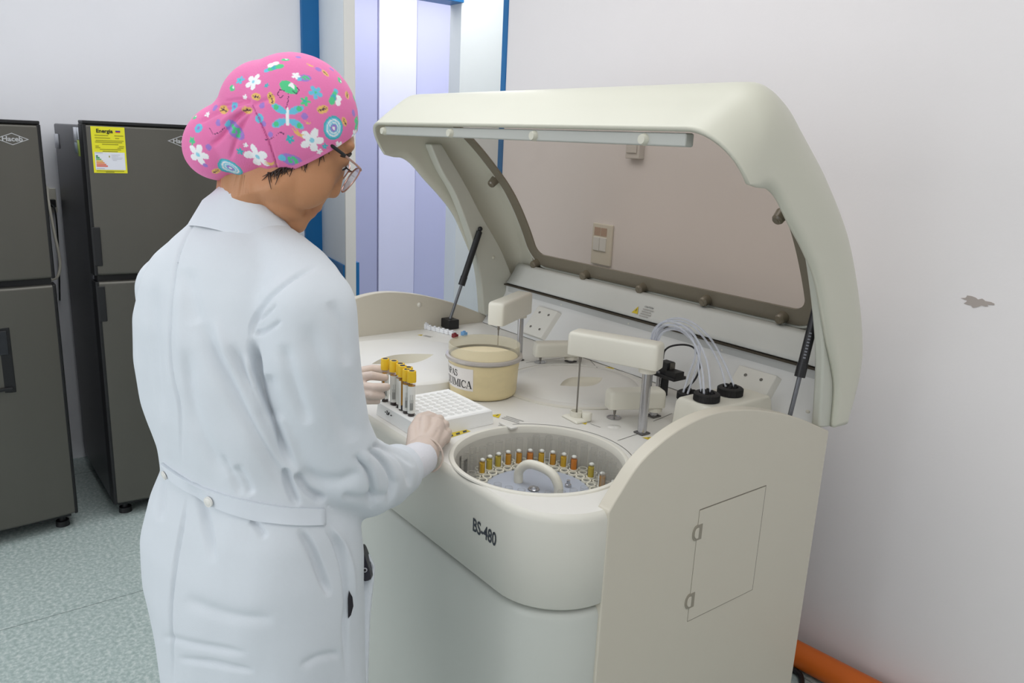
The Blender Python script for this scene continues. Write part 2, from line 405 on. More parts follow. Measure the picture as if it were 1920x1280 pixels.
# energy label with its writing
lab = MB(); Y0, Y1, Zt, Zb = .588, .702, 1.592, 1.422
def LF(u, v): y = Y0+(Y1-Y0)*u; return Vector((dp2(y)+.0016+lab.off, y, Zt-(Zt-Zb)*v))
def patch(u0, u1, v0, v1, off, mi):
    lab.off = off; lab.mi = mi; N = 4
    lab.grid([[LF(u0+(u1-u0)*i/N, v0+(v1-v0)*j) for i in range(N+1)] for j in (1, 0)])
patch(0, 1, 0, 1, 0, 0); patch(.06, .95, .55, .93, .0006, 1)
for k, (v, u0, u1) in enumerate(((.18, .1, .5), (.18, .68, .95), (.235, .1, .55), (.235, .7, .82), (.29, .12, .95), (.325, .1, .9), (.37, .3, .78), (.41, .1, .2), (.41, .8, .95), (.445, .1, .24), (.445, .75, .93), (.48, .22, .85), (.52, .3, .75), (.95, .08, .9), (.97, .35, .6))):
    patch(u0, u1, v, v+.016, .0009, 2)
cols = [(40, 120, 80), (60, 150, 90), (110, 170, 90), (225, 180, 80), (228, 150, 80), (228, 120, 80), (222, 100, 80)]
for k in range(7): patch(.09, .15+.045*k, .62+.036*k, .648+.036*k, .0012, 4+k)
for k, (u0, u1) in enumerate(((.55, .8), (.55, .75), (.55, .88), (.56, .85), (.58, .7))): patch(u0, u1, .6+.03*k, .606+.03*k, .0012, 11)
patch(.08, .3, .56, .57, .0012, 11); patch(.08, .32, .9, .91, .0012, 11); patch(.47, .5, .62, .66, .0012, 2)
patch(.72, .86, .055, .085, .0012, 0); patch(.72, .86, .075, .1, .0013, 12); patch(.72, .86, .1, .118, .0013, 13)
lab.mi = 3; lab.off = .0012
lab.text('Energia', .019, None, bold=.0006, align='LEFT', fn=lambda v: LF(.15+v.x/(Y1-Y0), .13-v.y/(Zt-Zb)))
ls = [mat('label_yellow', (228, 222, 40), .5), mat('label_white', (222, 224, 232), .5), mat('label_faint_print', (150, 146, 30), .6), mat('label_black_print', (50, 50, 30), .6)]+[mat('bar_%d' % k, cols[k], .6) for k in range(7)]+[mat('grey_print', (170, 172, 180), .6), mat('flag_blue', (60, 60, 150), .6), mat('flag_red', (200, 50, 60), .6)]
lab.build('energy_label', ls, f2, flat=True, label='yellow energy label with coloured bars')
m = MB()
for (x0, x1, z0, z1, mi) in ((-4.035, -3.955, 1.49, 1.552, 0), (-3.555, -3.505, 1.53, 1.585, 0), (-3.555, -3.505, 1.488, 1.528, 1), (-3.495, -3.452, 1.54, 1.585, 0), (-3.495, -3.452, 1.478, 1.538, 2)):
    m.mi = mi; m.box((x0, .560, z0), (x1, .5655, z1))
split_obj(m.build('rating_sticker', [mat('label_white', (0,0,0)), mat('sticker_grey', (150, 164, 176), .5), mat('sticker_lime', (170, 190, 80), .5)], f2))
# socket and white lead between the fridges
so = thing('wall_socket', 'cream wall socket with a black plug in the gap between the two refrigerators', 'socket', (XL, .525, 1.2))
m = MB(); m.box((XL, .49, 1.2), (XL+.012, .56, 1.31)); m.build('plate', M_cream, so, bevel=.003)
m = MB(); m.box((XL+.012, .51, 1.23), (XL+.06, .55, 1.262)); m.tube([(XL+.05, .53, 1.246), (XL+.09, .535, 1.235), (XL+.10, .54, 1.18), (XL+.06, .54, 1.0), (XL+.04, .53, .8)], .0035); m.build('plug', M_blk, so)
m = MB(); m.tube([(-4.13, .50, 1.29), (-4.05, .50, 1.32), (-3.80, .485, 1.335), (-3.63, .462, 1.30), (-3.6, .467, 1.187), (-3.6, .478, 1.06), (-3.6, .466, 1.0), (-3.61, .447, .985), (-3.62, .432, .98)], .0055)
tag(m.build('power_lead', mat('ivory_lead', (188, 184, 172), .5)), 'ivory lead hanging down beside the left refrigerator', 'cable')
# ================================================================== CHEMISTRY ANALYZER
M_pl = mat('ivory_plastic', (224, 221, 210), .42, noise=.012, bump=.02, bscale=500)
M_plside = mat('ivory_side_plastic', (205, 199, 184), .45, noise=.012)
M_deck = mat('deck_plastic', (224, 222, 216), .4, noise=.02)
M_lid = mat('lid_plastic', (206, 205, 190), .38)
M_lidin = mat('lid_inner_plastic', (196, 197, 186), .45)
M_door = mat('front_door_plastic', (194, 197, 190), .36)
M_arm = mat('arm_cover_plastic', (228, 225, 212), .35)
M_seam = mat('dark_seam', (86, 82, 76), .7)
M_met = mat('polished_steel', (190, 190, 194), .22, .85)
M_glass = clearmat('clear_tube_plastic', (252, 252, 252), .06, .10, .05, (190, 188, 182))
M_text = mat('charcoal_lettering', (52, 56, 64), .5)
M_ygw = mat('warning_yellow', (214, 190, 50), .5)
M_prt = mat('pale_grey_print', (170, 168, 164), .6)
XR, XLm = -.96, -2.42
zd = .93
AN = thing('chemistry_analyzer', 'large ivory floor-standing laboratory analyzer with its lid raised', 'laboratory analyzer', (-1.69, 1.3, 0))
# outline of the front in plan, left to right, bulging round corner at the right
def front_path(off=0.0):
    P = [(XLm, .85)] + [(x, .85) for x in np.linspace(-2.3, -1.12, 12)]
    cx, cy, rx, ry = -1.11, 1.0, .148, .15
    P += [(cx+rx*math.sin(a), cy-ry*math.cos(a)) for a in np.linspace(.08, math.pi/2, 16)]
    out = []
    for i, p in enumerate(P):
        a = P[max(i-1, 0)]; b = P[min(i+1, len(P)-1)]; d = Vector((b[0]-a[0], b[1]-a[1])).normalized(); n = Vector((-d.y, d.x))
        out.append((p[0]+n.x*off, p[1]+n.y*off))
    return out
def sweep(prof, name, mt, **k):
    m = MB(); m.grid([[ (x, y, z) for x, y in front_path(o)] for o, z in prof]); ob = m.build(name, mt, AN, angle=50, **k); return ob
sweep([(.03, .732), (.006, .732), (0, .738), (0, .915), (.003, .923), (.008, .928), (.014, zd)], 'front_panel', mat('front_panel_plastic', (210, 208, 198), .4, noise=.012, bump=.02, bscale=500))
lowd = sweep([(.012, .04), (.004, .045), (.004, .708), (.008, .718), (.014, .7235), (.03, .724)], 'lower_door', M_door)
sweep([(.02, .715), (.02, .74)], 'seam_strip', M_seam)
# black core closing the cabinet
m = MB(); P = front_path(.032); m.prism([(x, y) for x, y in P]+[(P[-1][0], 1.72), (XLm, 1.72)], 2, .05, .78); m.build('inner_frame', mat('dark_core', (60, 60, 58), .8), AN)
m = MB(); P = front_path(.05); m.prism([(x, y) for x, y in P]+[(P[-1][0], 1.7), (XLm, 1.7)], 2, 0, .05); m.build('plinth', M_blk, AN)
# BS-480 lettering
m = MB(); m.text('BS-480', .040, Matrix.Translation((-1.155, .8492, .832)) @ Matrix.Rotation(math.pi/2, 4, 'X'), bold=.0009, sx=.72)
m.build('lettering', M_text, AN, flat=True, label='dark grey BS-480 lettering')

def fill(outer, holes, z, mb):
    bm = mb.bm; es = []
    for loop in [outer]+holes:
        vs = [bm.verts.new((x, y, z)) for x, y in loop]
        es += [bm.edges.new((vs[i], vs[(i+1) % len(vs)])) for i in range(len(vs))]
    r = bmesh.ops.triangle_fill(bm, edges=es, use_beauty=True)
    fs = [g for g in r['geom'] if isinstance(g, bmesh.types.BMFace)]
    for f in fs:
        f.normal_update()
        if f.normal.z < 0: f.normal_flip()
        f.material_index = mb.mi
CC = (-1.24, 1.055)
circ = lambda c, r, n=64, a0=0: [(c[0]+r*math.cos(a0+2*math.pi*i/n), c[1]+r*math.sin(a0+2*math.pi*i/n)) for i in range(n)]
PO = front_path(.014)
out = [(XLm+.012, PO[0][1])]+PO[1:]+[(PO[-1][0], 1.72), (XLm+.012, 1.72)]
m = MB(); fill(out, [circ(CC, .192)], zd, m)
deck = m.build('deck', M_deck, AN)
# rim and well of the sample carousel
m = MB(); m.lathe([(.200, 0), (.1985, .003), (.194, .0045), (.189, .003), (.186, -.004), (.185, -.012)], (CC[0], CC[1], zd), 96); m.build('carousel_rim', M_pl, AN)
m = MB(); m.lathe([(.185, -.012), (.183, -.10), (.183, -.118), (0.0, -.118)], (CC[0], CC[1], zd), 96); m.mi = 1
a = math.atan2(.95-CC[1], -1.405-CC[0])
for aa, w, z0, z1 in ((-2.66, .045, -.10, -.045), (-2.50, .02, -.08, -.025)):
    m.grid([[(CC[0]+.1825*math.cos(aa+w*k), CC[1]+.1825*math.sin(aa+w*k), zd+z) for k in (-1, 0, 1)] for z in (z1, z0)])
m.build('carousel_well', [mat('well_plastic', (206, 203, 194), .35), M_blk], AN)
m = MB(); m.lathe([(0, -.078), (.118, -.078), (.12, -.080), (.12, -.1)], (CC[0], CC[1], zd), 72)
disk = m.build('carousel_disk', mat('blue_grey_disk', (172, 178, 190), .35), AN)
m = MB(); m.lathe([(.12, -.082), (.180, -.082), (.181, -.086), (.181, -.1)], (CC[0], CC[1], zd), 96)
m.build('tube_tray', mat('tray_plastic', (178, 178, 176), .35), disk)
NT = 34
def ringpos(r, k, off=0): a = 2*math.pi*(k+off)/NT; return CC[0]+r*math.cos(a), CC[1]+r*math.sin(a)
col_ = MB()
for r, off in ((.128, .5), (.149, 0), (.168, .5)):
    for k in range(NT):
        x, y = ringpos(r, k, off)
        if r < .13: col_.mi = 1; col_.lathe([(0, -.0795), (.0075, -.0795)], (x, y, zd), 14)
        col_.mi = 0; col_.lathe([(.0078, -.0785), (.0078, -.074), (.0112, -.074), (.0118, -.0785)], (x, y, zd), 16)
col_.build('tube_collars', [mat('collar_white', (226, 222, 206), .35), mat('hole_dark', (96, 104, 110), .5)], disk)
# carry handle across the disk
p0 = onplane(972, 903, 2, .852); p1 = onplane(1046, 928, 2, .852); u = (p1-p0).normalized(); hz = .052
m = MB(); pts = [p0, p0+Z3*.024, p0+Z3*.042+u*.012, p0+Z3*hz+u*.032, p1+Z3*hz-u*.040, p1+Z3*.042-u*.014, p1+Z3*.02, p1]
m.tube(pts, .0105, 14); m.build('handle', M_arm, disk)
c0 = (p0+p1)/2+Vector((.0, -.012, 0))
m = MB(); m.lathe([(.013, -.0755), (.0115, -.0735), (.008, -.0745), (.006, -.078)], (c0.x, c0.y, zd), 20); m.build('hub', M_met, disk)
m = MB(); q = onplane(1065, 912, 2, .852); m.lathe([(.008, 0), (.007, .006), (.0045, .007), (.004, .016), (0, .017)], (q.x, q.y, .852), 16); m.build('locating_pin', M_met, disk)
# seams on the deck
def arcline(c, r, a0, a1, w=.0016, z=zd+.0006, n=48):
    return [[(c[0]+rr*math.cos(a0+(a1-a0)*i/n), c[1]+rr*math.sin(a0+(a1-a0)*i/n), z) for i in range(n+1)] for rr in (r-w/2, r+w/2)]
def strip(m, a, b, w=.0016, z=zd+.0006):
    a = Vector((a[0], a[1], z)); b = Vector((b[0], b[1], z)); n = (b-a).cross(Z3).normalized()*w/2
    m._m([m.bm.faces.new([m.bm.verts.new(v) for v in (a-n, b-n, b+n, a+n)])])
m = MB(); m.grid(arcline(CC, .212, .25, 2.95))
D = lambda x, y: onplane(x, y, 2, zd)
for (a, b) in (((1160, 826), (1203, 812)), ((1140, 905), (1158, 917)), ((870, 800), (965, 797))):
    pass
strip(m, D(1158, 826), D(1200, 812)); strip(m, D(1225, 790), D(1260, 775)); strip(m, D(1180, 903), D(1142, 922))
strip(m, (XLm+.03, 1.715), (-1.0, 1.715), .006)
strip(m, D(1120, 690), D(1100, 668)); strip(m, D(986, 680), D(1110, 663)); strip(m, D(1110, 663), D(1108, 672), .003)
m.build('deck_seams', M_seam, AN, flat=True)
# hinge notch of the carousel cover
m = MB(); q = D(952, 798); m.box((q.x-.022, q.y-.012, zd), (q.x+.03, q.y+.008, zd+.006)); m.build('cover_hinge', M_deck, AN, bevel=.002)

# left round reagent cover with leaf shaped finger recess
def leaf(c, l, w, ang, n=16, p=1.0):
    P = []
    for s_ in (1, -1):
        for i in range(n):
            t = -1+2*i/n if s_ == 1 else 1-2*i/n
            P.append((t*l, s_*w*(1-abs(t)**1.7)))
    return [(c[0]+x*math.cos(ang)-y*math.sin(ang), c[1]+x*math.sin(ang)+y*math.cos(ang)) for x, y in P]
def cover(c, r, h, lf, name, mt, fil=.012):
    m = MB(); z = zd+h
    m.lathe([(r+fil*.3, -h), (r, -h+.002), (r, -fil*.5), (r-fil*.3, -fil*.15), (r-fil, 0)], (c[0], c[1], z), 96)
    fill(circ(c, r-fil, 96), [lf(1)], z, m)
    m.mi = 1
    L = [lf(1), lf(.93), lf(.8), lf(.3)]; Zs = [z, z-.010*min(1, h/.02), z-h*.8, z-h*.85]
    for A, B, za, zb in zip(L, L[1:], Zs, Zs[1:]):
        n = len(A)
        for i in range(n):
            m._m([m.bm.faces.new([m.bm.verts.new(v) for v in ((*A[i], za), (*A[(i+1)%n], za), (*B[(i+1)%n], zb), (*B[i], zb))])], True)
    m._m([m.bm.faces.new([m.bm.verts.new((*p, Zs[-1])) for p in L[-1]])])
    ob = m.build(name, [mt, mat('recess_plastic', (214, 209, 193), .45)], AN); return ob
cL = onplane(755, 675, 2, zd+.032)
e0 = onplane(697, 682, 2, zd+.032); e1 = onplane(813, 664, 2, zd+.032)
angL = math.atan2(e1.y-e0.y, e1.x-e0.x); lenL = (e1-e0).length/2; ccL = (e0+e1)/2
cover((-1.99, 1.13), .25, .032, lambda k: leaf((ccL.x, ccL.y), lenL*k, .052*k, angL), 'reagent_cover', M_deck)
e0 = onplane(1052, 722, 2, zd+.012); e1 = onplane(1128, 708, 2, zd+.012); ccM = (e0+e1)/2
cover((-1.62, 1.50), .2, .012, lambda k: leaf((ccM.x, ccM.y), (e1-e0).length/2*1.05*k, .045*k, math.atan2(e1.y-e0.y, e1.x-e0.x)), 'reaction_cover', M_deck, .06)
# raised guide strip in front of the round covers
m = MB(); P = circ((-1.62, 1.50), .235, 96); 
for i in range(58, 92):
    a, b = P[i], P[i+1]
    rr = [Vector((p[0], p[1], 0)) for p in (a, b)]; cc = Vector((-1.62, 1.50, 0))
    ins = [r_-(r_-cc).normalized()*.016 for r_ in rr]
    m._m([m.bm.faces.new([m.bm.verts.new((v.x, v.y, zd+.003)) for v in (rr[0], rr[1], ins[1], ins[0])])])
    m._m([m.bm.faces.new([m.bm.verts.new(v) for v in ((rr[0].x, rr[0].y, zd), (rr[1].x, rr[1].y, zd), (rr[1].x, rr[1].y, zd+.003), (rr[0].x, rr[0].y, zd+.003))])])
m.build('guide_strip', M_pl, AN)
# left front ledge of the deck

# side panels with arched tops
arch = [(.997, .06), (.997, .93), (1.02, .959), (1.071, 1.013), (1.142, 1.051), (1.218, 1.072), (1.301, 1.078), (1.393, 1.067), (1.493, 1.044), (1.605, 1.008), (1.742, .951)]
AR = cr2(arch[1:], 6)
def side(x0, x1):
    m = MB(); m.prism([(.997, .05)]+[p for p in AR]+[(1.742, .05)], 0, x0, x1)
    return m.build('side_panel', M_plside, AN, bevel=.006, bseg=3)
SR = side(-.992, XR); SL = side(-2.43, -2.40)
m = MB()
for q in ((663, 577), (786, 571)):
    p = onplane(*q, 0, -2.40); m.cone((-2.40, p.y, p.z), (-2.3975, p.y, p.z), .009, .008, 20); m.sphere((-2.398, p.y, p.z), (.002, .005, .005), 10)
split_obj(m.build('screw_cap', M_pl, SL))
# access door in the right side panel: groove, flush door, two latches
m = MB(); y0, y1, z0, z1 = 1.270, 1.501, .598, .863
g = .0022
for (a, b, c, d_) in ((y0, y1, z1, z1+g), (y0, y1, z0-g, z0), (y1, y1+g*1.3, z0-g, z1+g)): m.box((XR-.001, a, c), (XR+.0004, b, d_))
m.box((XR-.001, y0-g*.3, z0), (XR+.0003, y0, z1))
m.build('door_groove', mat('groove_shadow', (120, 114, 102), .8), SR)
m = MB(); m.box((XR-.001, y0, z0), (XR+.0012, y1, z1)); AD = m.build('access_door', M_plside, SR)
for zc in (.812, .648):
    m = MB(); yc = y0+.004
    P = [(yc-.008+.012*math.cos(a), zc+.018*math.sin(a)) for a in np.linspace(math.pi/2, 3*math.pi/2, 10)]+[(yc+.010, zc-.018), (yc+.010, zc+.018)]
    m.mi = 1; m.prism(P, 0, XR-.0005, XR+.0022)
    m.mi = 0; m.prism([(yc-.008+.007*math.cos(a), zc+.012*math.sin(a)) for a in np.linspace(math.pi/2, 3*math.pi/2, 8)]+[(yc-.003, zc-.012), (yc-.003, zc+.012)], 0, XR, XR+.0042)
    m.build('latch', [M_plside, mat('latch_shadow', (150, 144, 130), .7)], SR, bevel=.0006)

# rear bench behind the deck
m = MB(); prof = [(1.715, zd), (1.80, 1.035), (1.806, 1.05), (1.806, 1.072), (1.85, 1.072), (1.85, .975), (1.742, .955), (1.742, .10), (1.715, .10)]
m.prism(prof, 0, -2.40, -.995); RB = m.build('rear_bench', mat('bench_plastic', (222, 223, 222), .42), AN, bevel=.004)
m = MB(); m.box((-2.36, 1.8055, 1.040), (-1.0, 1.8075, 1.0745)); m.build('ledge_strip', mat('ledge_grey', (196, 198, 197), .45), RB)
m = MB(); m.box((-2.38, 1.795, 1.0735), (-.998, 1.83, 1.078)); m.build('hinge_gap', mat('gap_brown', (70, 64, 54), .8), RB)
m = MB()
for x in (-2.05, -1.72, -1.35, -1.11):
    m.sphere((x, 1.808, 1.056), (.006, .003, .006), 10)
split_obj(m.build('bench_screw', M_pl, RB))
def slopept(x, s, n=0):  # s up the sloping face
    a = Vector((x, 1.715, zd)); b = Vector((x, 1.80, 1.035)); d = (b-a); nn_ = Vector((0, -d.z, d.y)).normalized()
    return a+d*s+nn_*n
for xc, w in ((-2.09, .12), (-1.205, .13)):
    m = MB(); h = .014
    A = [slopept(xc-w/2, .08, 0), slopept(xc+w/2, .08, 0), slopept(xc+w/2, .93, 0), slopept(xc-w/2, .93, 0)]
    B = [slopept(xc-w/2, .08, h), slopept(xc+w/2-.01, .08, h), slopept(xc+w/2-.01, .93, h), slopept(xc-w/2, .93, h)]
    va = [m.bm.verts.new(p) for p in A]; vb = [m.bm.verts.new(p) for p in B]
    m._m([m.bm.faces.new(vb)]+[m.bm.faces.new((va[i], va[(i+1)%4], vb[(i+1)%4], vb[i])) for i in range(4)])
    rp = m.build('raised_plate', mat('plate_offwhite', (224, 223, 216), .42), RB, bevel=.003)
    m = MB()
    for s in (.3, .75):
        for dx in (-.03, .02):
            p = slopept(xc+dx, s, h+.0004); m.cone(p-Vector((0, .001, -.001)), p+Vector((0, -.0003, .0003)), .0045, seg=12)
    split_obj(m.build('plate_hole', mat('hole_grey', (120, 118, 112), .7), RB))
m = MB()
for q, x in (((1500+22, 765), -1.02), ((1545, 772), -1.0)):
    p = slopept(-1.03 if x < -1.01 else -1.008, .45 if x < -1.01 else .62, .001); m.sphere(p, (.006, .003, .005), 10)
split_obj(m.build('bench_screw', M_pl, RB))

# reagent bottle box with black caps and clear tubing
bx0, bx1, by0, by1, bz = -1.225, -1.10, 1.475, 1.70, 1.008
m = MB(); A = [(bx0-.004, by0-.004), (bx1+.01, by0-.004), (bx1+.01, by1), (bx0-.004, by1)]; 
m.loft([[Vector((x, y, z)) for x, y in A] for z, A in ((zd, A), (bz-.012, [(bx0, by0), (bx1, by0), (bx1, by1), (bx0, by1)]), (bz, [(bx0+.006, by0+.006), (bx1-.006, by0+.006), (bx1-.006, by1-.004), (bx0+.006, by1-.004)]))], smooth=False)
BX = m.build('reagent_box', M_arm, AN, bevel=.006, bseg=3, angle=30)
capM = mat('ribbed_black_cap', (34, 34, 35), .55, bump=.05, bscale=90)
cappos = []
for q, z in (((1325, 744), bz), ((1369, 733), bz), ((1292, 742), zd+.03)):
    p = onplane(*q, 2, z+.009); cappos.append(p); r = .0315
    m = MB(); m.lathe([(0, -.008), (r, -.008), (r, .009), (r-.003, .0115), (r*.62, .0115), (r*.58, .007), (0, .007)], p, 48)
    for k in range(48):
        a = 2*math.pi*k/48; m.box((p.x+r*math.cos(a)-.0007, p.y+r*math.sin(a)-.0007, p.z-.008), (p.x+r*math.cos(a)+.0007, p.y+r*math.sin(a)+.0007, p.z+.009))
    for k in range(4):
        a = .6+k*math.pi/2; m.cone((p.x+.011*math.cos(a), p.y+.011*math.sin(a), p.z+.006), (p.x+.011*math.cos(a), p.y+.011*math.sin(a), p.z+.019), .0042, .0032, 10)
    m.build('bottle_cap', capM, AN, label='black ribbed bottle cap with tubing')
m = MB(); p = cappos[2]; m.lathe([(.029, -.03), (.029, -.008), (0, -.008)], (p.x, p.y, p.z), 32); m.build('bottle', mat('bottle_white', (215, 215, 210), .4), AN)
M_tub = clearmat('clear_tubing', (244, 246, 252), .45, .12, .2, (236, 239, 246))
tb = [((1320, 738), (1316, 690), (1300, 640), (1270, 612), (1240, 612), (1228, 640), bz), ((1332, 735), (1326, 680), (1304, 632), (1272, 606), (1238, 606), (1224, 645), bz),
      ((1361, 725), (1350, 685), (1325, 640), (1290, 606), (1245, 604), (1220, 640), bz), ((1377, 725), (1358, 680), (1330, 632), (1290, 600), (1250, 600), (1222, 630), bz),
      ((1281, 735), (1292, 700), (1304, 660), (1290, 622), (1250, 616), (1230, 645), zd+.04), ((1289, 738), (1302, 700), (1312, 655), (1290, 614), (1246, 612), (1226, 650), zd+.04),
      ((1315, 734), (1310, 690), (1306, 650), (1275, 620), (1245, 622), (1232, 650), bz)]
for i, row in enumerate(tb):
    p = onplane(*row[0], 2, row[6]+.02); t0 = PR([p])[0][2]; t1 = 2.15
    pts = [p]+[U(*q, t0+(t1-t0)*(k+1)/5) for k, q in enumerate(row[1:6])]+[onplane(1238, 700, 2, .96)]
    m = MB(); m.tube(pts, .0027, 8); m.build('tubing', M_tub, AN)
m = MB(); p = onplane(1243, 672, 1, 1.66)
m.tube([p, U(1246, 658, 2.2), U(1258, 649, 2.2), U(1280, 646, 2.19), U(1298, 650, 2.18), U(1308, 662, 2.16), U(1313, 682, 2.15), U(1305, 708, 2.15), U(1288, 728, 2.14), U(1284, 736, 2.13)], .0028, 8)
m.build('sensor_cable', M_blk, AN)
# black mixing mechanism behind the big arm
def blk(px0, py0, px1, py1, y, th, name, mt=M_blk, par=AN, bev=.001):
    a = onplane(px0, py0, 1, y); b = onplane(px1, py1, 1, y); m = MB()
    m.box((min(a.x, b.x), y, min(a.z, b.z)), (max(a.x, b.x), y+th, max(a.z, b.z))); return m.build(name, mt, par, bevel=bev)
MX = blk(1236, 676, 1249, 708, 1.63, .03, 'mixer')
blk(1216, 700, 1264, 710, 1.62, .05, 'mixer_arm', par=MX); blk(1247, 678, 1256, 700, 1.64, .02, 'mixer_motor', mat('dark_metal', (110, 106, 98), .35, .6), MX)
blk(1249, 694, 1266, 714, 1.625, .035, 'mixer_head', par=MX)
c = onplane(1224, 735, 2, zd); m = MB()
for q in ((1241, 741),):
    c = D(*q); m.box((c.x-.006, c.y-.004, zd), (c.x+.010, c.y+.012, zd+.085))
m.build('mixer_post', M_blk, MX, bevel=.001)
m = MB(); 
for q in ((1216, 742), (1232, 740)):
    c = D(*q); m.cone((c.x, c.y, zd), (c.x, c.y, zd+.07), .0065 if q[0] < 1220 else .006, seg=16)
m.build('guide_rod', M_met, MX)

# probe arms
def probe(post, nd, z0, z1, w, e0, e1, nz, pr_=.011, taper=0, fil=.009):
    p = Vector((*post, 0)); n = Vector((*nd, 0)); d = (n-p).normalized(); s = Vector((-d.y, d.x, 0)); L = (n-p).length
    m = MB(); A = p-d*e0; B = n+d*e1
    secs = []
    LL = (B-A).length
    for t in [0, .001/LL, .003/LL, .006/LL, .012/LL, .3, .5, .7, 1-.012/LL, 1-.006/LL, 1-.003/LL, 1-.001/LL, 1]:
        c = A+(B-A)*t; f = 1
        endc = min(t, 1-t)*(B-A).length
        ww = w/2*(min(1, math.sqrt(max(0, 1-(1-min(1, endc/.012))**2))*.3+.7))
        zt = z1-(.010*(1-math.sqrt(max(0, 1-(1-min(1, endc/.012))**2))))
        zb = z0+taper*t
        k = fil
        ring = []
        for (a, b) in ((-1, 0), (-1, 1), (1, 1), (1, 0)):
            for j in range(5):
                if b == 1:
                    ang = {(-1, 1): math.pi-j*math.pi/8, (1, 1): math.pi/2-j*math.pi/8}[(a, b)]
                    ring.append(c+s*(a*(ww-k)+k*math.cos(ang))+Z3*(zt-k+k*math.sin(ang)))
                else:
                    kk = .003; ang = {(-1, 0): 1.5*math.pi-j*math.pi/8, (1, 0): 2*math.pi-j*math.pi/8}[(a, b)]
                    ring.append(c+s*(a*(ww-kk)+kk*math.cos(ang))+Z3*(zb+kk+kk*math.sin(ang)))
        secs.append(ring)
    m.loft(secs)
    m.mi = 0
    arm = m.build('probe_arm', M_arm, AN, angle=50, bevel=.0)
    m = MB(); m.cone((p.x, p.y, zd), (p.x, p.y, z0+.002), pr_, seg=28); m.build('column', M_met, arm)
    m = MB(); m.box((p.x-pr_*1.35, p.y-pr_*1.35, zd), (p.x+pr_*1.35, p.y+pr_*1.35, zd+.004)); m.build('column_base', mat('dark_base', (90, 88, 86), .5), arm, bevel=.002)
    m = MB(); m.cone((p.x, p.y, z0-.012), (p.x, p.y, z0+.002), pr_*1.9, seg=28); m.build('collar', M_arm, arm)
    m = MB(); m.cone((n.x, n.y, nz), (n.x, n.y, z0+.01), .0022, seg=10); m.cone((n.x, n.y, z0-.018), (n.x, n.y, z0+.002), .0032, .0055, 12); m.build('needle', mat('needle_steel', (150, 146, 140), .3, .7), arm)
    return arm
probe((-1.228, 1.367), (-1.388, 1.296), 1.097, 1.160, .058, .030, .026, .945, .0112, taper=.004)
probe((-1.899, 1.508), (-1.812, 1.356), 1.082, 1.150, .054, .028, .026, .93, .0095)
probe((-1.301, 1.486), (-1.345, 1.388), .958, 1.006, .048, .022, .022, .932, .011)
probe((-1.804, 1.644), (-1.846, 1.552), .952, .997, .050, .040, .022, .932, .011)
# wash wells under the short arms
for c in ((-1.345, 1.388), (-1.846, 1.552)):
    m = MB(); m.lathe([(.019, .0008), (.0195, .0016), (.016, .0018), (.0155, .0008), (0, .0006)], (c[0], c[1], zd), 32); m.build('wash_port', M_met, AN)
# needle wash holder next to the carousel
c = Vector((-1.388, 1.296, zd))
m = MB(); m.loft([[c+Vector((dx*k, dy*k, z)) for dx, dy in ((-.03, -.02), (.03, -.026), (.034, .018), (-.026, .024))] for k, z in ((1.1, 0), (1, .006), (.75, .008))], smooth=False)
H = m.build('probe_dock', M_arm, AN, bevel=.003)
m = MB(); m.lathe([(.016, .006), (.017, .022), (.0145, .022), (.013, .010), (0, .010)], c, 28); m.build('dock_cup', M_arm, H)
m = MB(); cc = c+Vector((.026, .012, 0)); m.lathe([(.012, .004), (.013, .020), (.011, .023), (0, .024)], cc, 24); m.build('dock_knob', M_arm, H)
# bosses / small screw covers on the deck
m = MB()
for q in ((1148, 800), (1195, 852), (1155, 800), (1128, 765)):
    p = D(*q); m.lathe([(.012, 0), (.0115, .0012), (0, .0014)], (p.x, p.y, zd), 20)
split_obj(m.build('screw_cover', M_deck, AN))

# warning stickers on deck and lid: yellow triangle and grey lines of print
def warn(P0, ux, uy, size, lines=3, seg=.35, par=AN):
    """P0 corner, ux along the writing, uy across"""
    m = MB(); ux = ux.normalized(); uy = uy.normalized(); n = ux.cross(uy).normalized()
    if n.z < 0 and abs(n.z) > .3: n = -n
    if n.y > 0 and abs(n.z) <= .3: n = -n
    o = P0+n*.0007
    def Q(u, v, h=0): return o+ux*u*size+uy*v*size+n*h
    m.mi = 0; m._m([m.bm.faces.new([m.bm.verts.new(v) for v in (Q(-.06, -.02), Q(.3, -.02), Q(.12, .32))])])
    m.mi = 1; m._m([m.bm.faces.new([m.bm.verts.new(v) for v in (Q(.105, .08, .0002), Q(.135, .08, .0002), Q(.14, .2, .0002), Q(.1, .2, .0002))])])
    m.mi = 2
    for i in range(lines):
        v = .25-.11*i
        m._m([m.bm.faces.new([m.bm.verts.new(x) for x in (Q(seg, v), Q(1.0-.08*(i % 2), v), Q(1.0-.08*(i % 2), v+.05), Q(seg, v+.05))])])
    if lines > 3:
        m.mi = 1; m.text('CAUTION', .11*size, None, align='LEFT', fn=lambda w: o+ux*(.45*size+w.x)+uy*(.36*size+w.y)+n*.0002)
    return m.build('warning_label', [M_ygw, M_text, M_prt], par, flat=True)
def wl(q0, q1, size, lines=3): 
    a = D(*q0); b = D(*q1); ux = (b-a); uy = Vector((-ux.y, ux.x, 0)); return warn(a, ux, uy, size, lines)
wl((784, 628), (802, 632), .055); wl((921, 779), (957, 790), .085, 3); wl((1090, 793), (1104, 798), .05, 1); wl((1207, 821), (1242, 833), .062); wl((1137, 689), (1166, 698), .095)
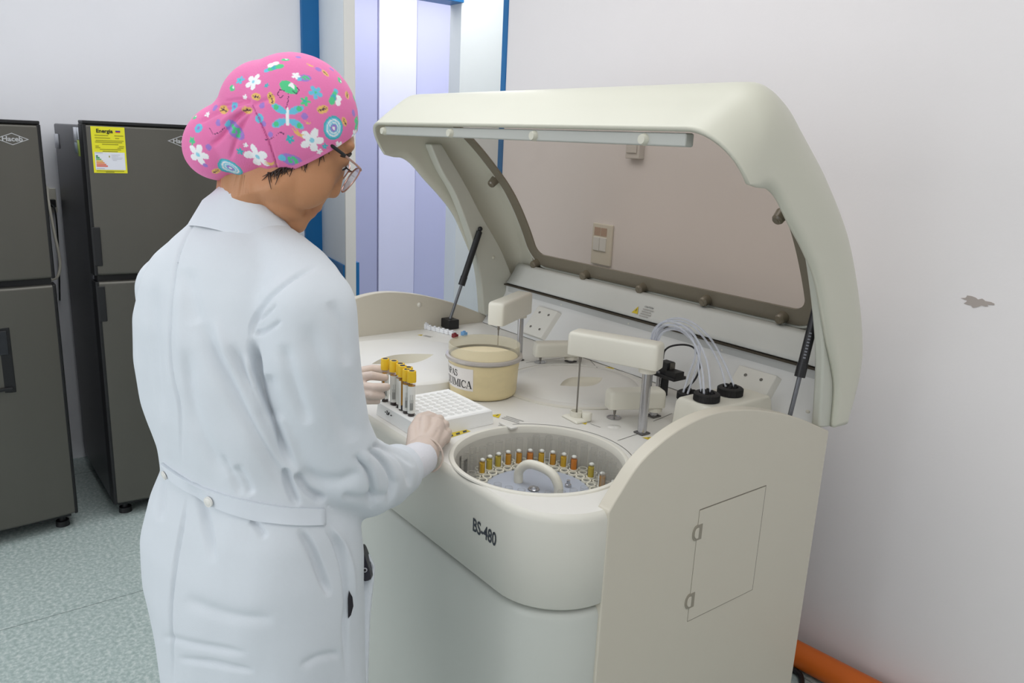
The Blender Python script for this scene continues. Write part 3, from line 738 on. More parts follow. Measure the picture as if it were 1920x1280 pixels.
# big black-and-yellow hazard label under the rack
m = MB(); a = D(838, 818); b = D(876, 806); ux = (b-a).normalized(); uy = Vector((ux.y, -ux.x, 0)); o = a+Z3*.0006
def Qh(u, v, h=0): return o+ux*u-uy*v+Z3*h
L = (b-a).length
m.mi = 0; m._m([m.bm.faces.new([m.bm.verts.new(v) for v in (Qh(-.01, -.012), Qh(L, -.012), Qh(L, .05), Qh(-.01, .05))])])
m.mi = 1
for u in (.0, .022, .044):
    m._m([m.bm.faces.new([m.bm.verts.new(v) for v in (Qh(u, -.009, .0003), Qh(u+.012, -.009, .0003), Qh(u+.018, .0, .0003), Qh(u+.006, .0, .0003))])])
m.build('hazard_label', [M_ygw, M_text], AN, flat=True)

# ------------------------------------------------------------------ LID
OUT = [(1.23, 1.640), (1.30, 1.692), (1.375, 1.735), (1.445, 1.712), (1.515, 1.655), (1.632, 1.558), (1.760, 1.42), (1.864, 1.235), (1.898, 1.10), (1.86, .955)]
INN = [(1.306, 1.543), (1.34, 1.536), (1.374, 1.533), (1.41, 1.512), (1.462, 1.462), (1.53, 1.400), (1.592, 1.329), (1.671, 1.186), (1.734, 1.072), (1.751, .96)]
KS = 8
Oc = cr2(OUT, KS); Ic = cr2(INN, KS); NS = len(Oc)
def osm(i): return Oc[i]
xs_mid = np.linspace(XLm+.10, XR-.10, 90)
def section(i, off=0.0):
    s = i/(NS-1); O = Vector((0, *Oc[i])); I = Vector((0, *Ic[i])); D_ = O-I
    j = min(i+1, NS-1); k0 = max(i-1, 0); T = Vector((0, Oc[j][0]-Oc[k0][0], Oc[j][1]-Oc[k0][1])).normalized(); N_ = Vector((0, T.z, -T.y))
    if i <= 2*KS: N_ = Vector((0, T.z, -T.y))
    k = 1.0 if i == 0 else max(.55, 1-.45*i/(1.5*KS)); R_ = .10-.035*min(1, i/(4*KS))-off
    pts = []
    fw = [0.0] + ([.25*(1-k)/.45, .6*(1-k)/.45] if k < .99 else [0.0, 0.0])
    def pp(x, w): 
        return Vector((x, 0, 0))+I+D_*w+(N_*off if w > .3 else Vector((0,0,0)))
    lf = [pp(XLm+off, (1-k)*q) for q in (0, .33, .66)] + [pp(XLm+off+R_*(1-math.cos(a)), (1-k)+k*math.sin(a)) for a in np.linspace(0, math.pi/2, 12)[:-1]]
    mid = [pp(x, 1) for x in xs_mid]
    rt = [pp(XR-off-R_*(1-math.cos(a)), (1-k)+k*math.sin(a)) for a in np.linspace(0, math.pi/2, 12)[:-1]][::-1]+[pp(XR-off, (1-k)*q) for q in (.66, .33, 0)]
    return lf+mid+rt
# arc length along the outer curve
al = [0]
for a, b in zip(Oc, Oc[1:]): al.append(al[-1]+math.hypot(b[0]-a[0], b[1]-a[1]))
def surf(x, a, inw=.0):
    a = max(0, min(al[-1]-1e-6, a)); i = np.searchsorted(al, a, side='right')-1; i = min(i, NS-2); t = (a-al[i])/(al[i+1]-al[i])
    y = Oc[i][0]*(1-t)+Oc[i+1][0]*t; z = Oc[i][1]*(1-t)+Oc[i+1][1]*t
    T = Vector((0, Oc[i+1][0]-Oc[i][0], Oc[i+1][1]-Oc[i][1])).normalized(); N_ = Vector((0, T.z, -T.y))
    if N_.y > 0: N_ = -N_
    return Vector((x, y, z))+N_*inw
WA0 = al[int(2.9*KS)]; WA1 = None
best = min(range(NS), key=lambda i: abs(Oc[i][1]-1.172)+(0 if i > 4*KS else 9)); WA1 = al[best]
WX0, WX1, WR = -2.315, -1.095, .085
def inwin(x, a, g=0):
    hx, ha = (WX1-WX0)/2+g, (WA1-WA0)/2+g; qx, qa = abs(x-(WX0+WX1)/2)-hx+WR, abs(a-(WA0+WA1)/2)-ha+WR
    return math.hypot(max(qx, 0), max(qa, 0))+min(max(qx, qa), 0)-WR < 0
m = MB(); G = [section(i) for i in range(NS)]; V = [[m.bm.verts.new(p) for p in r] for r in G]
for i in range(NS-1):
    am = (al[i]+al[i+1])/2
    for j in range(len(V[0])-1):
        xm = (G[i][j].x+G[i][j+1].x)/2
        mid = 14 <= j < 14+89
        if mid and inwin(xm, am, -.012): continue
        m.bm.faces.new((V[i][j], V[i+1][j], V[i+1][j+1], V[i][j+1]))
bmesh.ops.recalc_face_normals(m.bm, faces=m.bm.faces)
LID = m.build('lid', [M_lid, M_lidin], AN, angle=55)
# shell thickness: outer skin keeps the warm ivory, the inner skin is greyer
md = LID.modifiers.new('s', 'SOLIDIFY'); md.thickness = .010; md.offset = 0; md.material_offset = 0
LID.data.materials.clear(); LID.data.materials.append(M_lid)
# window frame band and tinted pane, following the curved skin
def rr_loop(g, n=10):
    x0, x1, a0, a1, r = WX0-g, WX1+g, WA0-g, WA1+g, max(.01, WR+g)
    P = []
    for cx, ca, s0 in ((x1-r, a0+r, -math.pi/2), (x1-r, a1-r, 0), (x0+r, a1-r, math.pi/2), (x0+r, a0+r, math.pi)):
        P += [(cx+r*math.cos(s0+math.pi/2*k/n), ca+r*math.sin(s0+math.pi/2*k/n)) for k in range(n+1)]
    Q = []
    for i in range(len(P)):
        a, b = P[i], P[(i+1) % len(P)]; L_ = math.hypot(b[0]-a[0], b[1]-a[1]); k = max(1, int(L_/.02))
        Q += [(a[0]+(b[0]-a[0])*t/k, a[1]+(b[1]-a[1])*t/k) for t in range(k)]
    return Q
M_tint = clearmat('smoked_acrylic', (218, 208, 198), .13, .05, .08, (150, 142, 134))
M_band = mat('smoked_brown_band', (126, 119, 104), .25, spec=.6)
o_, i_ = rr_loop(.004), rr_loop(-.045)
k = len(o_)
# resample the inner loop to the same count by angle-free nearest stepping
def resamp(P, n):
    P = P+[P[0]]; d = [0]
    for a, b in zip(P, P[1:]): d.append(d[-1]+math.hypot(b[0]-a[0], b[1]-a[1]))
    out = []
    for t in np.linspace(0, d[-1], n, endpoint=False):
        j = min(np.searchsorted(d, t, side='right')-1, len(P)-2); u = (t-d[j])/(d[j+1]-d[j]+1e-12); out.append((P[j][0]*(1-u)+P[j+1][0]*u, P[j][1]*(1-u)+P[j+1][1]*u))
    return out
inner = [min(resamp(i_, 900), key=lambda q: (q[0]-p[0])**2+(q[1]-p[1])**2) for p in o_]
m = MB()
for inw in (.007, .011):
    pass
L1 = [surf(*p, .0065) for p in o_]; L2 = [surf(*p, .013) for p in o_]; L3 = [surf(*p, .013) for p in inner]; L4 = [surf(*p, .0075) for p in inner]
VV = [[m.bm.verts.new(p) for p in L_] for L_ in (L1, L2, L3, L4)]
for A, B in ((0, 1), (1, 2), (2, 3)):
    for i in range(k): m.bm.faces.new((VV[A][i], VV[A][(i+1)%k], VV[B][(i+1)%k], VV[B][i]))
bmesh.ops.recalc_face_normals(m.bm, faces=m.bm.faces)
WF = m.build('window_frame', M_band, LID, angle=30)
m = MB(); m.grid([[surf(x, a, .0062) for x in np.linspace(WX0, WX1, 30)] for a in np.linspace(WA0, WA1, 40)]); m.build('window_pane', M_tint, LID)
# pale bead around the window
m = MB(); m.tube([surf(*p, .007) for p in rr_loop(.012)], .005, 6, smooth=False, closed=True); m.build('window_bead', M_lidin, LID)
# screw bosses on the frame
pk = [(1008, 493), (1101, 513), (1207, 537), (1328, 563), (1471, 595), (1468, 402), (918, 343)]
def hit(px, py, inw=.013):
    bestp = None; bd = 1e9
    for a in np.linspace(WA0-.02, WA1+.02, 90):
        for x in np.linspace(WX0-.02, WX1+.02, 160):
            p = surf(x, a, inw); q = PR([p])[0]; d2 = (q[0]-px)**2+(q[1]-py)**2
            if d2 < bd: bd = d2; bestp = (x, a, p)
    return bestp
for q in pk:
    x, a, p = hit(*q); n = (surf(x, a, .02)-surf(x, a, 0)).normalized()
    m = MB(); m.cone(p-n*.002, p+n*.022, .017, .0145, 24); m.cone(p+n*.022, p+n*.027, .0145, .011, 24); m.cone(p+n*.0265, p+n*.0278, .006, seg=16)
    m.build('frame_knob', mat('smoked_brown_knob', (118, 110, 94), .18, spec=.8), LID)
# inner lip under the front edge with pale bosses
m = MB(); m.box((XLm+.125, 1.236, 1.607), (XR-.105, 1.262, 1.634)); LP = m.build('front_lip', mat('lip_grey_plastic', (182, 184, 178), .5), LID, bevel=.004)
for q in (721, 846, 1003, 1210):
    p = onplane(q, 242 if q < 1200 else 243, 1, 1.236); m = MB(); m.cone((p.x, 1.232, 1.619), (p.x, 1.238, 1.619), .0115, .013, 24); m.cone((p.x, 1.225, 1.619), (p.x, 1.232, 1.619), .0095, .0115, 24); m.build('lip_cap', M_lid, LID)
# left inner liner panel
LNL = cr2([(1.455, 1.584), (1.50, 1.50), (1.567, 1.405), (1.64, 1.25), (1.683, 1.118), (1.706, .963)], 6); LNR = cr2([(1.80, .952), (1.859, 1.061), (1.828, 1.117), (1.77, 1.22), (1.681, 1.341), (1.60, 1.46), (1.502, 1.587)], 6)
for xa, xb in ((XLm+.004, XLm+.045), (XR-.03, XR-.006)):
    m = MB(); m.prism(LNL+LNR, 0, xa, xb); m.build('inner_liner', M_lidin, LID, bevel=.008, bseg=3)
# lower inner skin between window and hinge
m = MB(); m.grid([[(x, y, z) for x in np.linspace(XLm+.05, XR-.04, 20)] for y, z in ((1.862, 1.152), (1.850, 1.142), (1.835, 1.118), (1.815, 1.09), (1.806, 1.080))]); LS = m.build('lower_liner', mat('liner_pale', (206, 208, 204), .42), LID, solid=.004)
m = MB()
a = onplane(1190, 596, 1, 1.8225); 
LS_label = warn(Vector((a.x, 1.8115, 1.094)), Vector((1, 0, 0)), Vector((0, .02, .028)), .075, 4, .42, LID)
# gas struts
def strut(a, b, f, name_label):
    a = Vector(a); b = Vector(b); c = a+(b-a)*f; d_ = (b-a).normalized()
    m = MB(); m.cone(a+d_*.01, c, .0115, seg=24); m.cone(c-d_*.03, c+d_*.004, .0128, seg=24); m.sphere(a, .009, 14); m.cone(a, a+d_*.02, .006, .010, 16)
    s = m.build('gas_strut', mat('black_enamel', (30, 30, 32), .3), AN, label=name_label)
    m = MB(); m.cone(c, b, .0055, seg=18); m.build('piston_rod', mat('dark_rod', (110, 112, 116), .3, .6), s)
    m = MB(); m.sphere(b, .011, 14); m.box((b.x-.014, b.y-.014, b.z-.014), (b.x+.016, b.y+.012, b.z+.006)); m.build('ball_joint', M_blk, s, bevel=.002)
    return s
SLs = strut((-2.37, 1.672, 1.29), (-2.37, 1.548, .957), .60, 'black gas strut on the left of the lid')
m = MB(); m.box((-2.40, 1.53, .931), (-2.345, 1.575, .965)); m.build('strut_bracket', M_blk, SLs, bevel=.003)
p = onplane(1483, 771, 0, -1.012)
SRs = strut((-1.012, 1.70, 1.268), (-1.012, p.y-.004, p.z-.02), .62, 'black gas strut on the right of the lid')
m = MB(); a = Vector((-1.012, 1.70, 1.268)); b = Vector((-1.012, p.y-.004, p.z-.02)); dd_ = (b-a).normalized(); sd = Vector((1, 0, 0)); nf = dd_.cross(sd)
# front facing print on the strut
view = (Vector(EYE)-(a+b)/2).normalized(); side_ = dd_.cross(view).normalized(); outv = side_.cross(dd_).normalized()
if outv.dot(view) < 0: outv = -outv
for k in range(9):
    c = a+dd_*(.075+.0075*k)+outv*.0117
    m._m([m.bm.faces.new([m.bm.verts.new(v) for v in (c-side_*.003, c+side_*.003, c+side_*.003+dd_*.0035, c-side_*.003+dd_*.0035)])])
m.build('strut_print', mat('grey_strut_print', (120, 122, 128), .5), SRs, flat=True)
# black lug at the left lid hinge side etc.
m = MB()
for q in ((925, 483), (953, 531)):
    p = onplane(*q, 0, XLm+.0455); m.sphere((XLm+.046, p.y, p.z), (.003, .007, .007), 10)
split_obj(m.build('liner_screw', M_lid, LID))
# ================================================================== THINGS ON AND IN THE ANALYZER
M_cap = mat('yellow_stopper', (238, 196, 42), .45)
M_capin = mat('grey_blue_rubber', (92, 98, 112), .6)
M_white = mat('bright_white_foam', (244, 244, 242), .6)
M_paper = mat('tube_label_paper', (238, 238, 232), .6)
M_ink = mat('print_ink', (44, 44, 46), .6)
M_blood = mat('dark_blood', (38, 16, 16), .25)
M_ser = {k: mat('serum_'+k, c, .15) for k, c in (('yellow', (222, 176, 26)), ('orange', (222, 132, 24)), ('pale', (206, 182, 60)), ('amber', (214, 152, 22)))}
# ---- white foam rack, slightly turned
ra = math.radians(8); rc = Vector((-1.545, .972, zd)); ru = Vector((math.cos(ra)*1, -math.sin(ra)*-1*0.0+0, 0))
A = onplane(709, 752, 2, .977); Bk = onplane(815, 732, 2, .977); Cr = onplane(920, 768, 2, .977)
rv = (Bk-A); ru = (Cr-Bk); 
rvl = rv.length; rul = ru.length; rv.normalized(); ru = ru.normalized(); rv = Vector((-ru.y, ru.x, 0)).normalized()
rvl = abs((Bk-A).dot(rv)); ru = Vector((1, 0, 0)); rv = Vector((0, 1, 0)); rul = .196; rvl = .208; rcen = Vector((-1.566, .986, zd))
if True:
    rk = thing('tube_rack', 'white foam tube rack with rows of round holes at the front of the analyzer deck', 'rack', (rcen.x, rcen.y, zd))
    hw, hd, hh = rul/2, rvl/2, .036
    P = lambda u, v, z: Vector((rcen.x, rcen.y, 0))+ru*u+rv*v+Z3*z
    nu, nv = 8, 9; holes = []; hr = hw/nu*.76
    for i in range(nu):
        for j in range(nv):
            holes.append((-hw+.014+(2*hw-.028)*(i+.5)/nu, -hd+.012+(2*hd-.024)*(j+.5)/nv))
    m = MB(); z1 = zd+hh; bm = m.bm; es = []
    loops = [[P(u, v, z1) for u, v in ((-hw+.003, -hd+.003), (hw-.003, -hd+.003), (hw-.003, hd-.003), (-hw+.003, hd-.003))]]+[[P(hu+hr*math.cos(a), hv+hr*.95*math.sin(a), z1) for a in np.linspace(0, 2*math.pi, 18, endpoint=False)] for hu, hv in holes]
    LV = []
    for lp in loops:
        vs = [bm.verts.new(p) for p in lp]; LV.append(vs); es += [bm.edges.new((vs[i], vs[(i+1) % len(vs)])) for i in range(len(vs))]
    rr = bmesh.ops.triangle_fill(bm, edges=es, use_beauty=True)
    for vs, lp in zip(LV[1:], loops[1:]):
        n = len(vs); c = sum(lp, Vector())/n
        lo = [bm.verts.new(c+(p-c)*.82-Z3*.004) for p in lp]
        for i in range(n): bm.faces.new((vs[i], vs[(i+1)%n], lo[(i+1)%n], lo[i]))
        bm.faces.new(lo).material_index = 1
    r0 = LV[0]; r1 = [bm.verts.new(P(u, v, z1-.003)) for u, v in ((-hw, -hd), (hw, -hd), (hw, hd), (-hw, hd))]; r2 = [bm.verts.new(P(u, v, zd+.0004)) for u, v in ((-hw-.003, -hd-.003), (hw+.003, -hd-.003), (hw+.003, hd+.003), (-hw-.003, hd+.003))]
    for a_, b_ in ((r0, r1), (r1, r2)):
        for i in range(4): bm.faces.new((a_[i], a_[(i+1)%4], b_[(i+1)%4], b_[i]))
    bmesh.ops.recalc_face_normals(bm, faces=bm.faces)
    rb = m.build('rack_body', [M_white, mat('hole_floor_shade', (206, 206, 204), .7)], rk, flat=True, angle=30)  # hole floors greyer than the foam: recess shade put into the colour
    # handwritten mark on the long side
    m = MB(); 
    o = P(-hw+.042, -hd-.0022, zd+.018)
    fx_ = ru; n_ = -rv
    def W(u, v): return o+fx_*u+Z3*v+n_*.0008
    m2 = MB()
    for pts in ([(0, .003), (.004, .003)], [(.008, .008), (.012, .009), (.010, .004), (.008, .0), (.014, .0)], [(.016, .006), (.018, .001), (.021, .008)], [(.028, .002), (.030, .004), (.032, .002)]):
        m2.tube([W(*q) for q in pts], .0011, 6, smooth=False)
    m2.build('ink_marks', M_ink, rk)
# ---- seven yellow-capped blood tubes standing in the rack's near-left row
tq = [(719, 750), (735, 756), (747, 760), (751, 766), (762, 768), (759, 772), (768, 777)]
tops = [(719, 672), (736, 676), (748, 681), (751, 685), (762, 688), (760, 692), (768, 695)]
lbls = ['farthest left of the row, between the gloved fingertips', 'second from the left of the row, just right of the fingertips', 'third from the left of the row in the white rack', 'with a bare strip of yellow serum facing forward', 'standing behind the two at the right end of the row', 'second from the right of the row in the white rack', 'nearest and rightmost of the row in the white rack']
cnt = 0
for k, (b, tp) in enumerate(zip(tq, tops)):
    base = onplane(b[0]+3, b[1]+2, 2, zd+.036); x, y = base.x, base.y; rt = .0088
    # top height from the photo
    lo_, hi_ = .99, 1.2
    for _ in range(40):
        mm = (lo_+hi_)/2
        if PR([(x, y, mm)])[0][1] > tp[1]: lo_ = mm
        else: hi_ = mm
    zt = lo_; z0 = zd+.020
    t = thing('blood_tube', 'yellow-capped blood tube '+lbls[k], 'test tube', (x, y, z0), 'yellow-capped blood tubes in the white rack')
    m = MB(); m.lathe([(0, 0), (rt*.6, .001), (rt, .006), (rt, zt-z0-.012)], (x, y, z0), 24); m.build('glass', M_glass, t)
    m = MB(); m.lathe([(0, .001), (rt*.55, .002), (rt*.9, .007), (rt*.9, .030), (0, .030)], (x, y, z0), 20); m.build('blood', M_blood, t)
    m = MB(); m.lathe([(0, .030), (rt*.9, .030), (rt*.9, zt-z0-.034), (0, zt-z0-.034)], (x, y, z0), 20); m.build('serum', M_ser['amber'], t)
    # paper label wrapped most of the way round, gap turned differently
    va = math.atan2(-y, -x)+math.pi*0; va = math.atan2(EYE[1]-y, EYE[0]-x)
    gap = {3: 0.0, 0: -.5}.get(k, 2.6); g0 = .35
    m = MB(); m.mi = 0
    a0 = va+gap+g0; a1 = va+gap+2*math.pi-g0; N = 30
    zl0, zl1 = z0+.024 if k != 3 else z0+.02, zt-.036
    m.grid([[(x+(rt+.0004)*math.cos(a), y+(rt+.0004)*math.sin(a), z) for a in np.linspace(a0, a1, N)] for z in (zl0, zl1)])
    m.mi = 1
    for j in range(11):   # bar code and print
        ac = va-.4+.085*j
        if k in (3,): ac += .9
        w_ = .010+.010*((j*7) % 3)
        zz0 = zl0+.008; zz1 = zz0+.026+.012*((j*5+k) % 2)
        if j % 3 == 2: zz1 = zz0+.018
        m.grid([[(x+(rt+.0007)*math.cos(a), y+(rt+.0007)*math.sin(a), z) for a in (ac-w_, ac+w_)] for z in (zz0, zz1)])
    m.build('paper_label', [M_paper, M_ink], t, flat=True)
    m = MB(); rc_ = .0108; m.mi = 0; h = zt-.027
    m.lathe([(rt*.8, h-.001), (rc_, h), (rc_, h+.017), (rc_*.97, h+.018), (rc_*.97, h+.025), (rc_*.9, h+.027), (rc_*.62, h+.0272)], (x, y, 0), 28)
    m.mi = 1; m.lathe([(rc_*.62, h+.0272), (rc_*.55, h+.0245), (0, h+.0245)], (x, y, 0), 20)
    m.build('stopper', [M_cap, M_capin], t)

# ---- sample tubes in the carousel
def tube_proto(kind):
    t = thing('sample_tube', '-', 'test tube', (0, 0, 0), 'open plastic sample tubes in the carousel')
    rt = .0085; z0 = zd-.10; zt = zd-.012
    m = MB(); m.lathe([(0, 0), (rt*.6, .001), (rt*.95, .006), (rt, .012), (rt, zt-z0), (rt-.0009, zt-z0+.0004), (rt-.0009, zt-z0-.002)], (0, 0, z0), 22); m.build('glass', M_glass, t, org=(0, 0, z0))
    if kind != 'empty':
        m = MB(); r2 = rt*.86; m.lathe([(0, .002), (r2*.6, .003), (r2, .010), (r2, .049), (0, .049)], (0, 0, z0), 18); m.build('serum', M_ser[kind], t, org=(0, 0, z0))
        m = MB(); N = 16
        m.grid([[((rt+.0003)*math.cos(a), (rt+.0003)*math.sin(a), z) for a in np.linspace(math.pi*.42, math.pi*1.58, N)] for z in (z0+.018, z0+.056)]); m.sphere((-.001, 0, z0+.056), (rt*.7, rt*.7, .004), 12)
        m.build('paper_label', M_paper, t, org=(0, 0, z0))
    return t
protos = {k: tube_proto(k) for k in ('empty', 'yellow', 'orange', 'pale', 'amber')}
CTR = (CC[0], CC[1])
spots = []
for r, off in ((.149, 0), (.167, .5)):
    for k in range(NT):
        x, y = ringpos(r, k, off); q = PR([(x, y, zd-.012)])[0]; spots.append((float(q[0]), float(q[1]), x, y, r))
inner_row = sorted([s_ for s_ in spots if s_[4] < .15], key=lambda s_: math.atan2(s_[3]-CC[1], s_[2]-CC[0]))
used = set(); serial = 0
filled_px = [(899, 838), (913, 833), (932, 827), (952, 823), (975, 820), (999, 820), (1024, 821), (1047, 823), (1070, 828), (1091, 834)]
fill_kind = ['yellow', 'pale', 'pale', 'amber', 'amber', 'orange', 'yellow', 'amber', 'yellow', 'orange']
extra = {(1132, 860): 'amber', (1155, 880): 'amber', (1110, 843): 'pale'}
words = ['leftmost', 'second from the left', 'third from the left', 'fourth from the left', 'fifth from the left', 'sixth from the left', 'seventh from the left', 'eighth from the left', 'ninth from the left', 'tenth from the left']
todo = []
back = [s_ for s_ in inner_row]
for i, (q, kd) in enumerate(zip(filled_px, fill_kind)):
    if i == 0:
        s_ = min(back, key=lambda s: (s[0]-q[0])**2+4*(s[1]-q[1])**2); i0 = back.index(s_)
        stp = 1 if back[(i0+1) % NT][1] < s_[1] else -1
    else: s_ = back[(i0+stp*i) % NT]
    used.add(s_[:4])
    color = {'yellow': 'yellow', 'pale': 'pale yellow', 'amber': 'golden', 'orange': 'orange'}[kd]
    todo.append((s_, kd, 'open tube of %s serum, %s in the carousel\'s filled back row' % (color, words[i])))
for q, kd in extra.items():
    s_ = min([s for s in spots if s[:4] not in used], key=lambda s: (s[0]-q[0])**2+4*(s[1]-q[1])**2); used.add(s_[:4])
    todo.append((s_, kd, 'open serum tube at the %s of the carousel' % {1132: 'right, nearer the side panel', 1155: 'far right beside the side panel', 1110: 'right end of the filled arc'}[q[0]]))
rest = [s for s in spots if s[:4] not in used]
outer_px = sorted([s for s in rest], key=lambda s: s[0])
keep = []
for s in outer_px:
    ang = math.atan2(s[3]-CC[1], s[2]-CC[0])
    if s[4] > .15:
        if 985 < s[0] and s[1] < 905: keep.append(s)          # back and right arc of the outer ring
        elif s[0] < 890: keep.append(s)
        elif s[1] > 900 and int(s[0]) % 2 == 0: keep.append(s)
    else:
        if s[0] > 1090 or s[0] < 899 or (s[1] > 900): keep.append(s)
n_e = 0
for s in keep:
    n_e += 1; todo.append((s, 'empty', None))
def where(s):
    dx, dy = s[0]-1008, s[1]-865
    a = 'outer ring' if s[4] > .15 else 'inner ring'
    side_ = 'left' if dx < -70 else ('right' if dx > 70 else 'middle')
    dep = 'back' if dy < 0 else 'front'
    return a, side_, dep
from collections import defaultdict
grp = defaultdict(list)
for s, kd, lb in todo:
    if lb is None: grp[where(s)].append(s)
ordn = ['first', 'second', 'third', 'fourth', 'fifth', 'sixth', 'seventh', 'eighth', 'ninth', 'tenth', 'eleventh', 'twelfth']
first = {k: True for k in protos}
for s, kd, lb in todo:
    if lb is None:
        w_ = where(s); L_ = sorted(grp[w_], key=lambda q: q[0]); i = L_.index(s)
        lb = 'empty clear tube, %s from left in the %s %s of the carousel %s' % (ordn[min(i, 11)], w_[2], w_[1], w_[0])
    x, y = s[2], s[3]
    p = protos[kd]
    o = p if first[kd] else dup(p, (0, 0, 0)); 
    if not first[kd]: pass
    first[kd] = False if kd in first else None
    o['label'] = lb; o.location = (x, y, 0); 
    o.rotation_euler = (0, 0, math.atan2(EYE[1]-y, EYE[0]-x)+(.5 if kd == 'amber' else -.45 if kd in ('pale', 'yellow') else 0))
    last = o
for k, f_ in first.items():
    if f_:
        for ch in list(protos[k].children): bpy.data.objects.remove(ch)
        bpy.data.objects.remove(protos[k])

# ---- clear round tub of reagent tips with a TAPAS QUIMICA label
bc = Vector((-1.685, 1.216, zd))
tub = thing('plastic_tub', 'round clear tub stained cream, labelled in black serif capitals, standing on the analyzer deck', 'tub', bc)
Rb, Rt_ = .092, .0975; zr = .140
M_tubm = mat('cream_stained_plastic', (226, 210, 166), .35, noise=.16, nscale=14, bump=.04, bscale=30, stretch=(1, 1, 2))
m = MB(); m.lathe([(0, .001), (Rb-.008, .001), (Rb-.002, .006), (Rb, .014), (Rb+.003, .070), (Rt_, .098)], bc, 96); m.build('tub_wall', M_tubm, tub)
M_rimclear = clearmat('frosted_clear_rim', (248, 246, 238), .22, .10, .15, (232, 228, 214))
m = MB(); m.lathe([(Rt_, .098), (Rt_, zr), (Rt_-.002, zr+.001), (Rt_-.003, zr-.002), (Rt_-.003, .10)], bc, 96); m.build('rim_wall', M_rimclear, tub)
m = MB(); m.lathe([(Rt_-.001, .100), (Rt_+.006, .101), (Rt_+.0085, .105), (Rt_+.007, .110), (Rt_-.001, .112)], bc, 96); m.build('flange', mat('greyed_clear_flange', (176, 170, 164), .2), tub)
m = MB(); m.lathe([(0, .109), (Rt_*.6, .1092), (Rt_-.006, .107)], bc, 64); m.build('contents', mat('cream_contents', (228, 215, 182), .7, noise=.08, nscale=30), tub)
# wraparound paper label
def tubpt(a, z, o): 
    r = Rb+.003*min(1, max(0, (z-.014)/.056))+(Rt_-Rb-.003)*max(0, (z-.07)/.028)+o
    return Vector((bc.x+r*math.cos(a), bc.y+r*math.sin(a), zd+z))
def tub_angle(px, z):
    best = min(np.linspace(-math.pi, math.pi, 721), key=lambda a: abs(PR([tubpt(a, z, 0)])[0][0]-px)+ (500 if Vector((math.cos(a), math.sin(a), 0)).dot((Vector(EYE)-bc)) < 0 else 0))
    return best
aR = tub_angle(887, .06); aL = aR-2.25; 
va_ = math.atan2(-bc.y, -bc.x)
m = MB(); m.mi = 0; m.grid([[tubpt(a, z, .0006) for a in np.linspace(aL, aR, 60)] for z in (.029, .05, .07, .090)])
# serif capitals drawn as strokes: (points, width)
def glyph(ch):
    T_, N_ = .17, .055   # thick, thin
    S = {'M': (1.0, [([(.14, 0), (.14, 1)], N_), ([(.14, 1), (.5, .08)], T_), ([(.5, .08), (.86, 1)], N_), ([(.86, 0), (.86, 1)], T_), ([(0, .02), (.3, .02)], N_), ([(.70, .02), (1.02, .02)], N_), ([(0, .98), (.2, .98)], N_), ([(.8, .98), (1.02, .98)], N_)]),
         'I': (.42, [([(.21, 0), (.21, 1)], T_), ([(.04, .02), (.38, .02)], N_), ([(.04, .98), (.38, .98)], N_)]),
         'C': (.78, [([(.70, .70), (.68, .85), (.55, .95), (.42, .97)], N_*1.4), ([(.46, .97), (.28, .92), (.15, .75), (.11, .5), (.15, .25), (.28, .08), (.46, .03)], T_*.8), ([(.42, .03), (.58, .05), (.70, .14), (.74, .22)], N_*1.5), ([(.72, .98), (.72, .66)], N_)]),
         'A': (.86, [([(.10, 0), (.42, 1)], N_), ([(.42, 1), (.74, 0)], T_), ([(.2, .32), (.62, .32)], N_), ([(0, .02), (.24, .02)], N_), ([(.58, .02), (.9, .02)], N_)]),
         'S': (.66, [([(.55, .78), (.50, .9), (.38, .97), (.28, .97)], N_*1.5), ([(.30, .97), (.14, .90), (.12, .74), (.22, .62), (.42, .48), (.54, .34), (.54, .18), (.44, .06), (.30, .02)], T_*.75), ([(.34, .02), (.2, .04), (.10, .16), (.08, .28)], N_*1.4), ([(.08, .32), (.08, .0)], N_), ([(.56, 1.0), (.56, .7)], N_)]),
         'P': (.74, [([(.2, 0), (.2, 1)], T_), ([(.2, .97), (.42, .97), (.60, .88), (.62, .72), (.54, .56), (.40, .5), (.2, .5)], T_*.7), ([(.04, .02), (.38, .02)], N_), ([(.04, .98), (.3, .98)], N_)]),
         'T': (.8, [([(.4, 0), (.4, 1)], T_), ([(.05, .97), (.75, .97)], N_*1.3), ([(.24, .02), (.56, .02)], N_), ([(.05, 1), (.05, .74)], N_), ([(.75, 1), (.75, .74)], N_)]),
         'U': (.9, [([(.2, 1), (.2, .3), (.28, .1), (.45, .03)], T_*.85), ([(.45, .03), (.62, .08), (.7, .25), (.7, 1)], N_*1.3), ([(.04, .98), (.36, .98)], N_), ([(.58, .98), (.84, .98)], N_)]),
         'Q': (.95, [([(.46, .97), (.22, .88), (.11, .5), (.22, .12), (.46, .03), (.70, .12), (.81, .5), (.70, .88), (.46, .97)], T_*.7), ([(.46, .1), (.62, -.12), (.88, -.16)], T_*.6)])}
    return S[ch]
def write(word, a_end, zb, h, mb):
    """letters laid round the tub, finishing at angle a_end"""
    W_ = sum(glyph(c)[0] for c in word)*h; r = Rb+.004; a = a_end-W_/r
    for c in word:
        w, strokes = glyph(c)
        for pts, wd in strokes:
            pp = [Vector((p[0], p[1], 0)) for p in pts]
            if len(pp) > 2: pp = catmull(pp, 4)
            rows = []
            for i, p in enumerate(pp):
                d = (pp[min(i+1, len(pp)-1)]-pp[max(i-1, 0)]).normalized(); n = Vector((-d.y, d.x, 0))*wd/2
                rows.append([tubpt(a+(q.x*h)/r, zb+q.y*h, .0011) for q in (p-n, p+n)])
            mb.grid(rows, False)
        a += w*h/r
m.mi = 1
write('TAPAS', tub_angle(858, .08), .064, .0175, m)
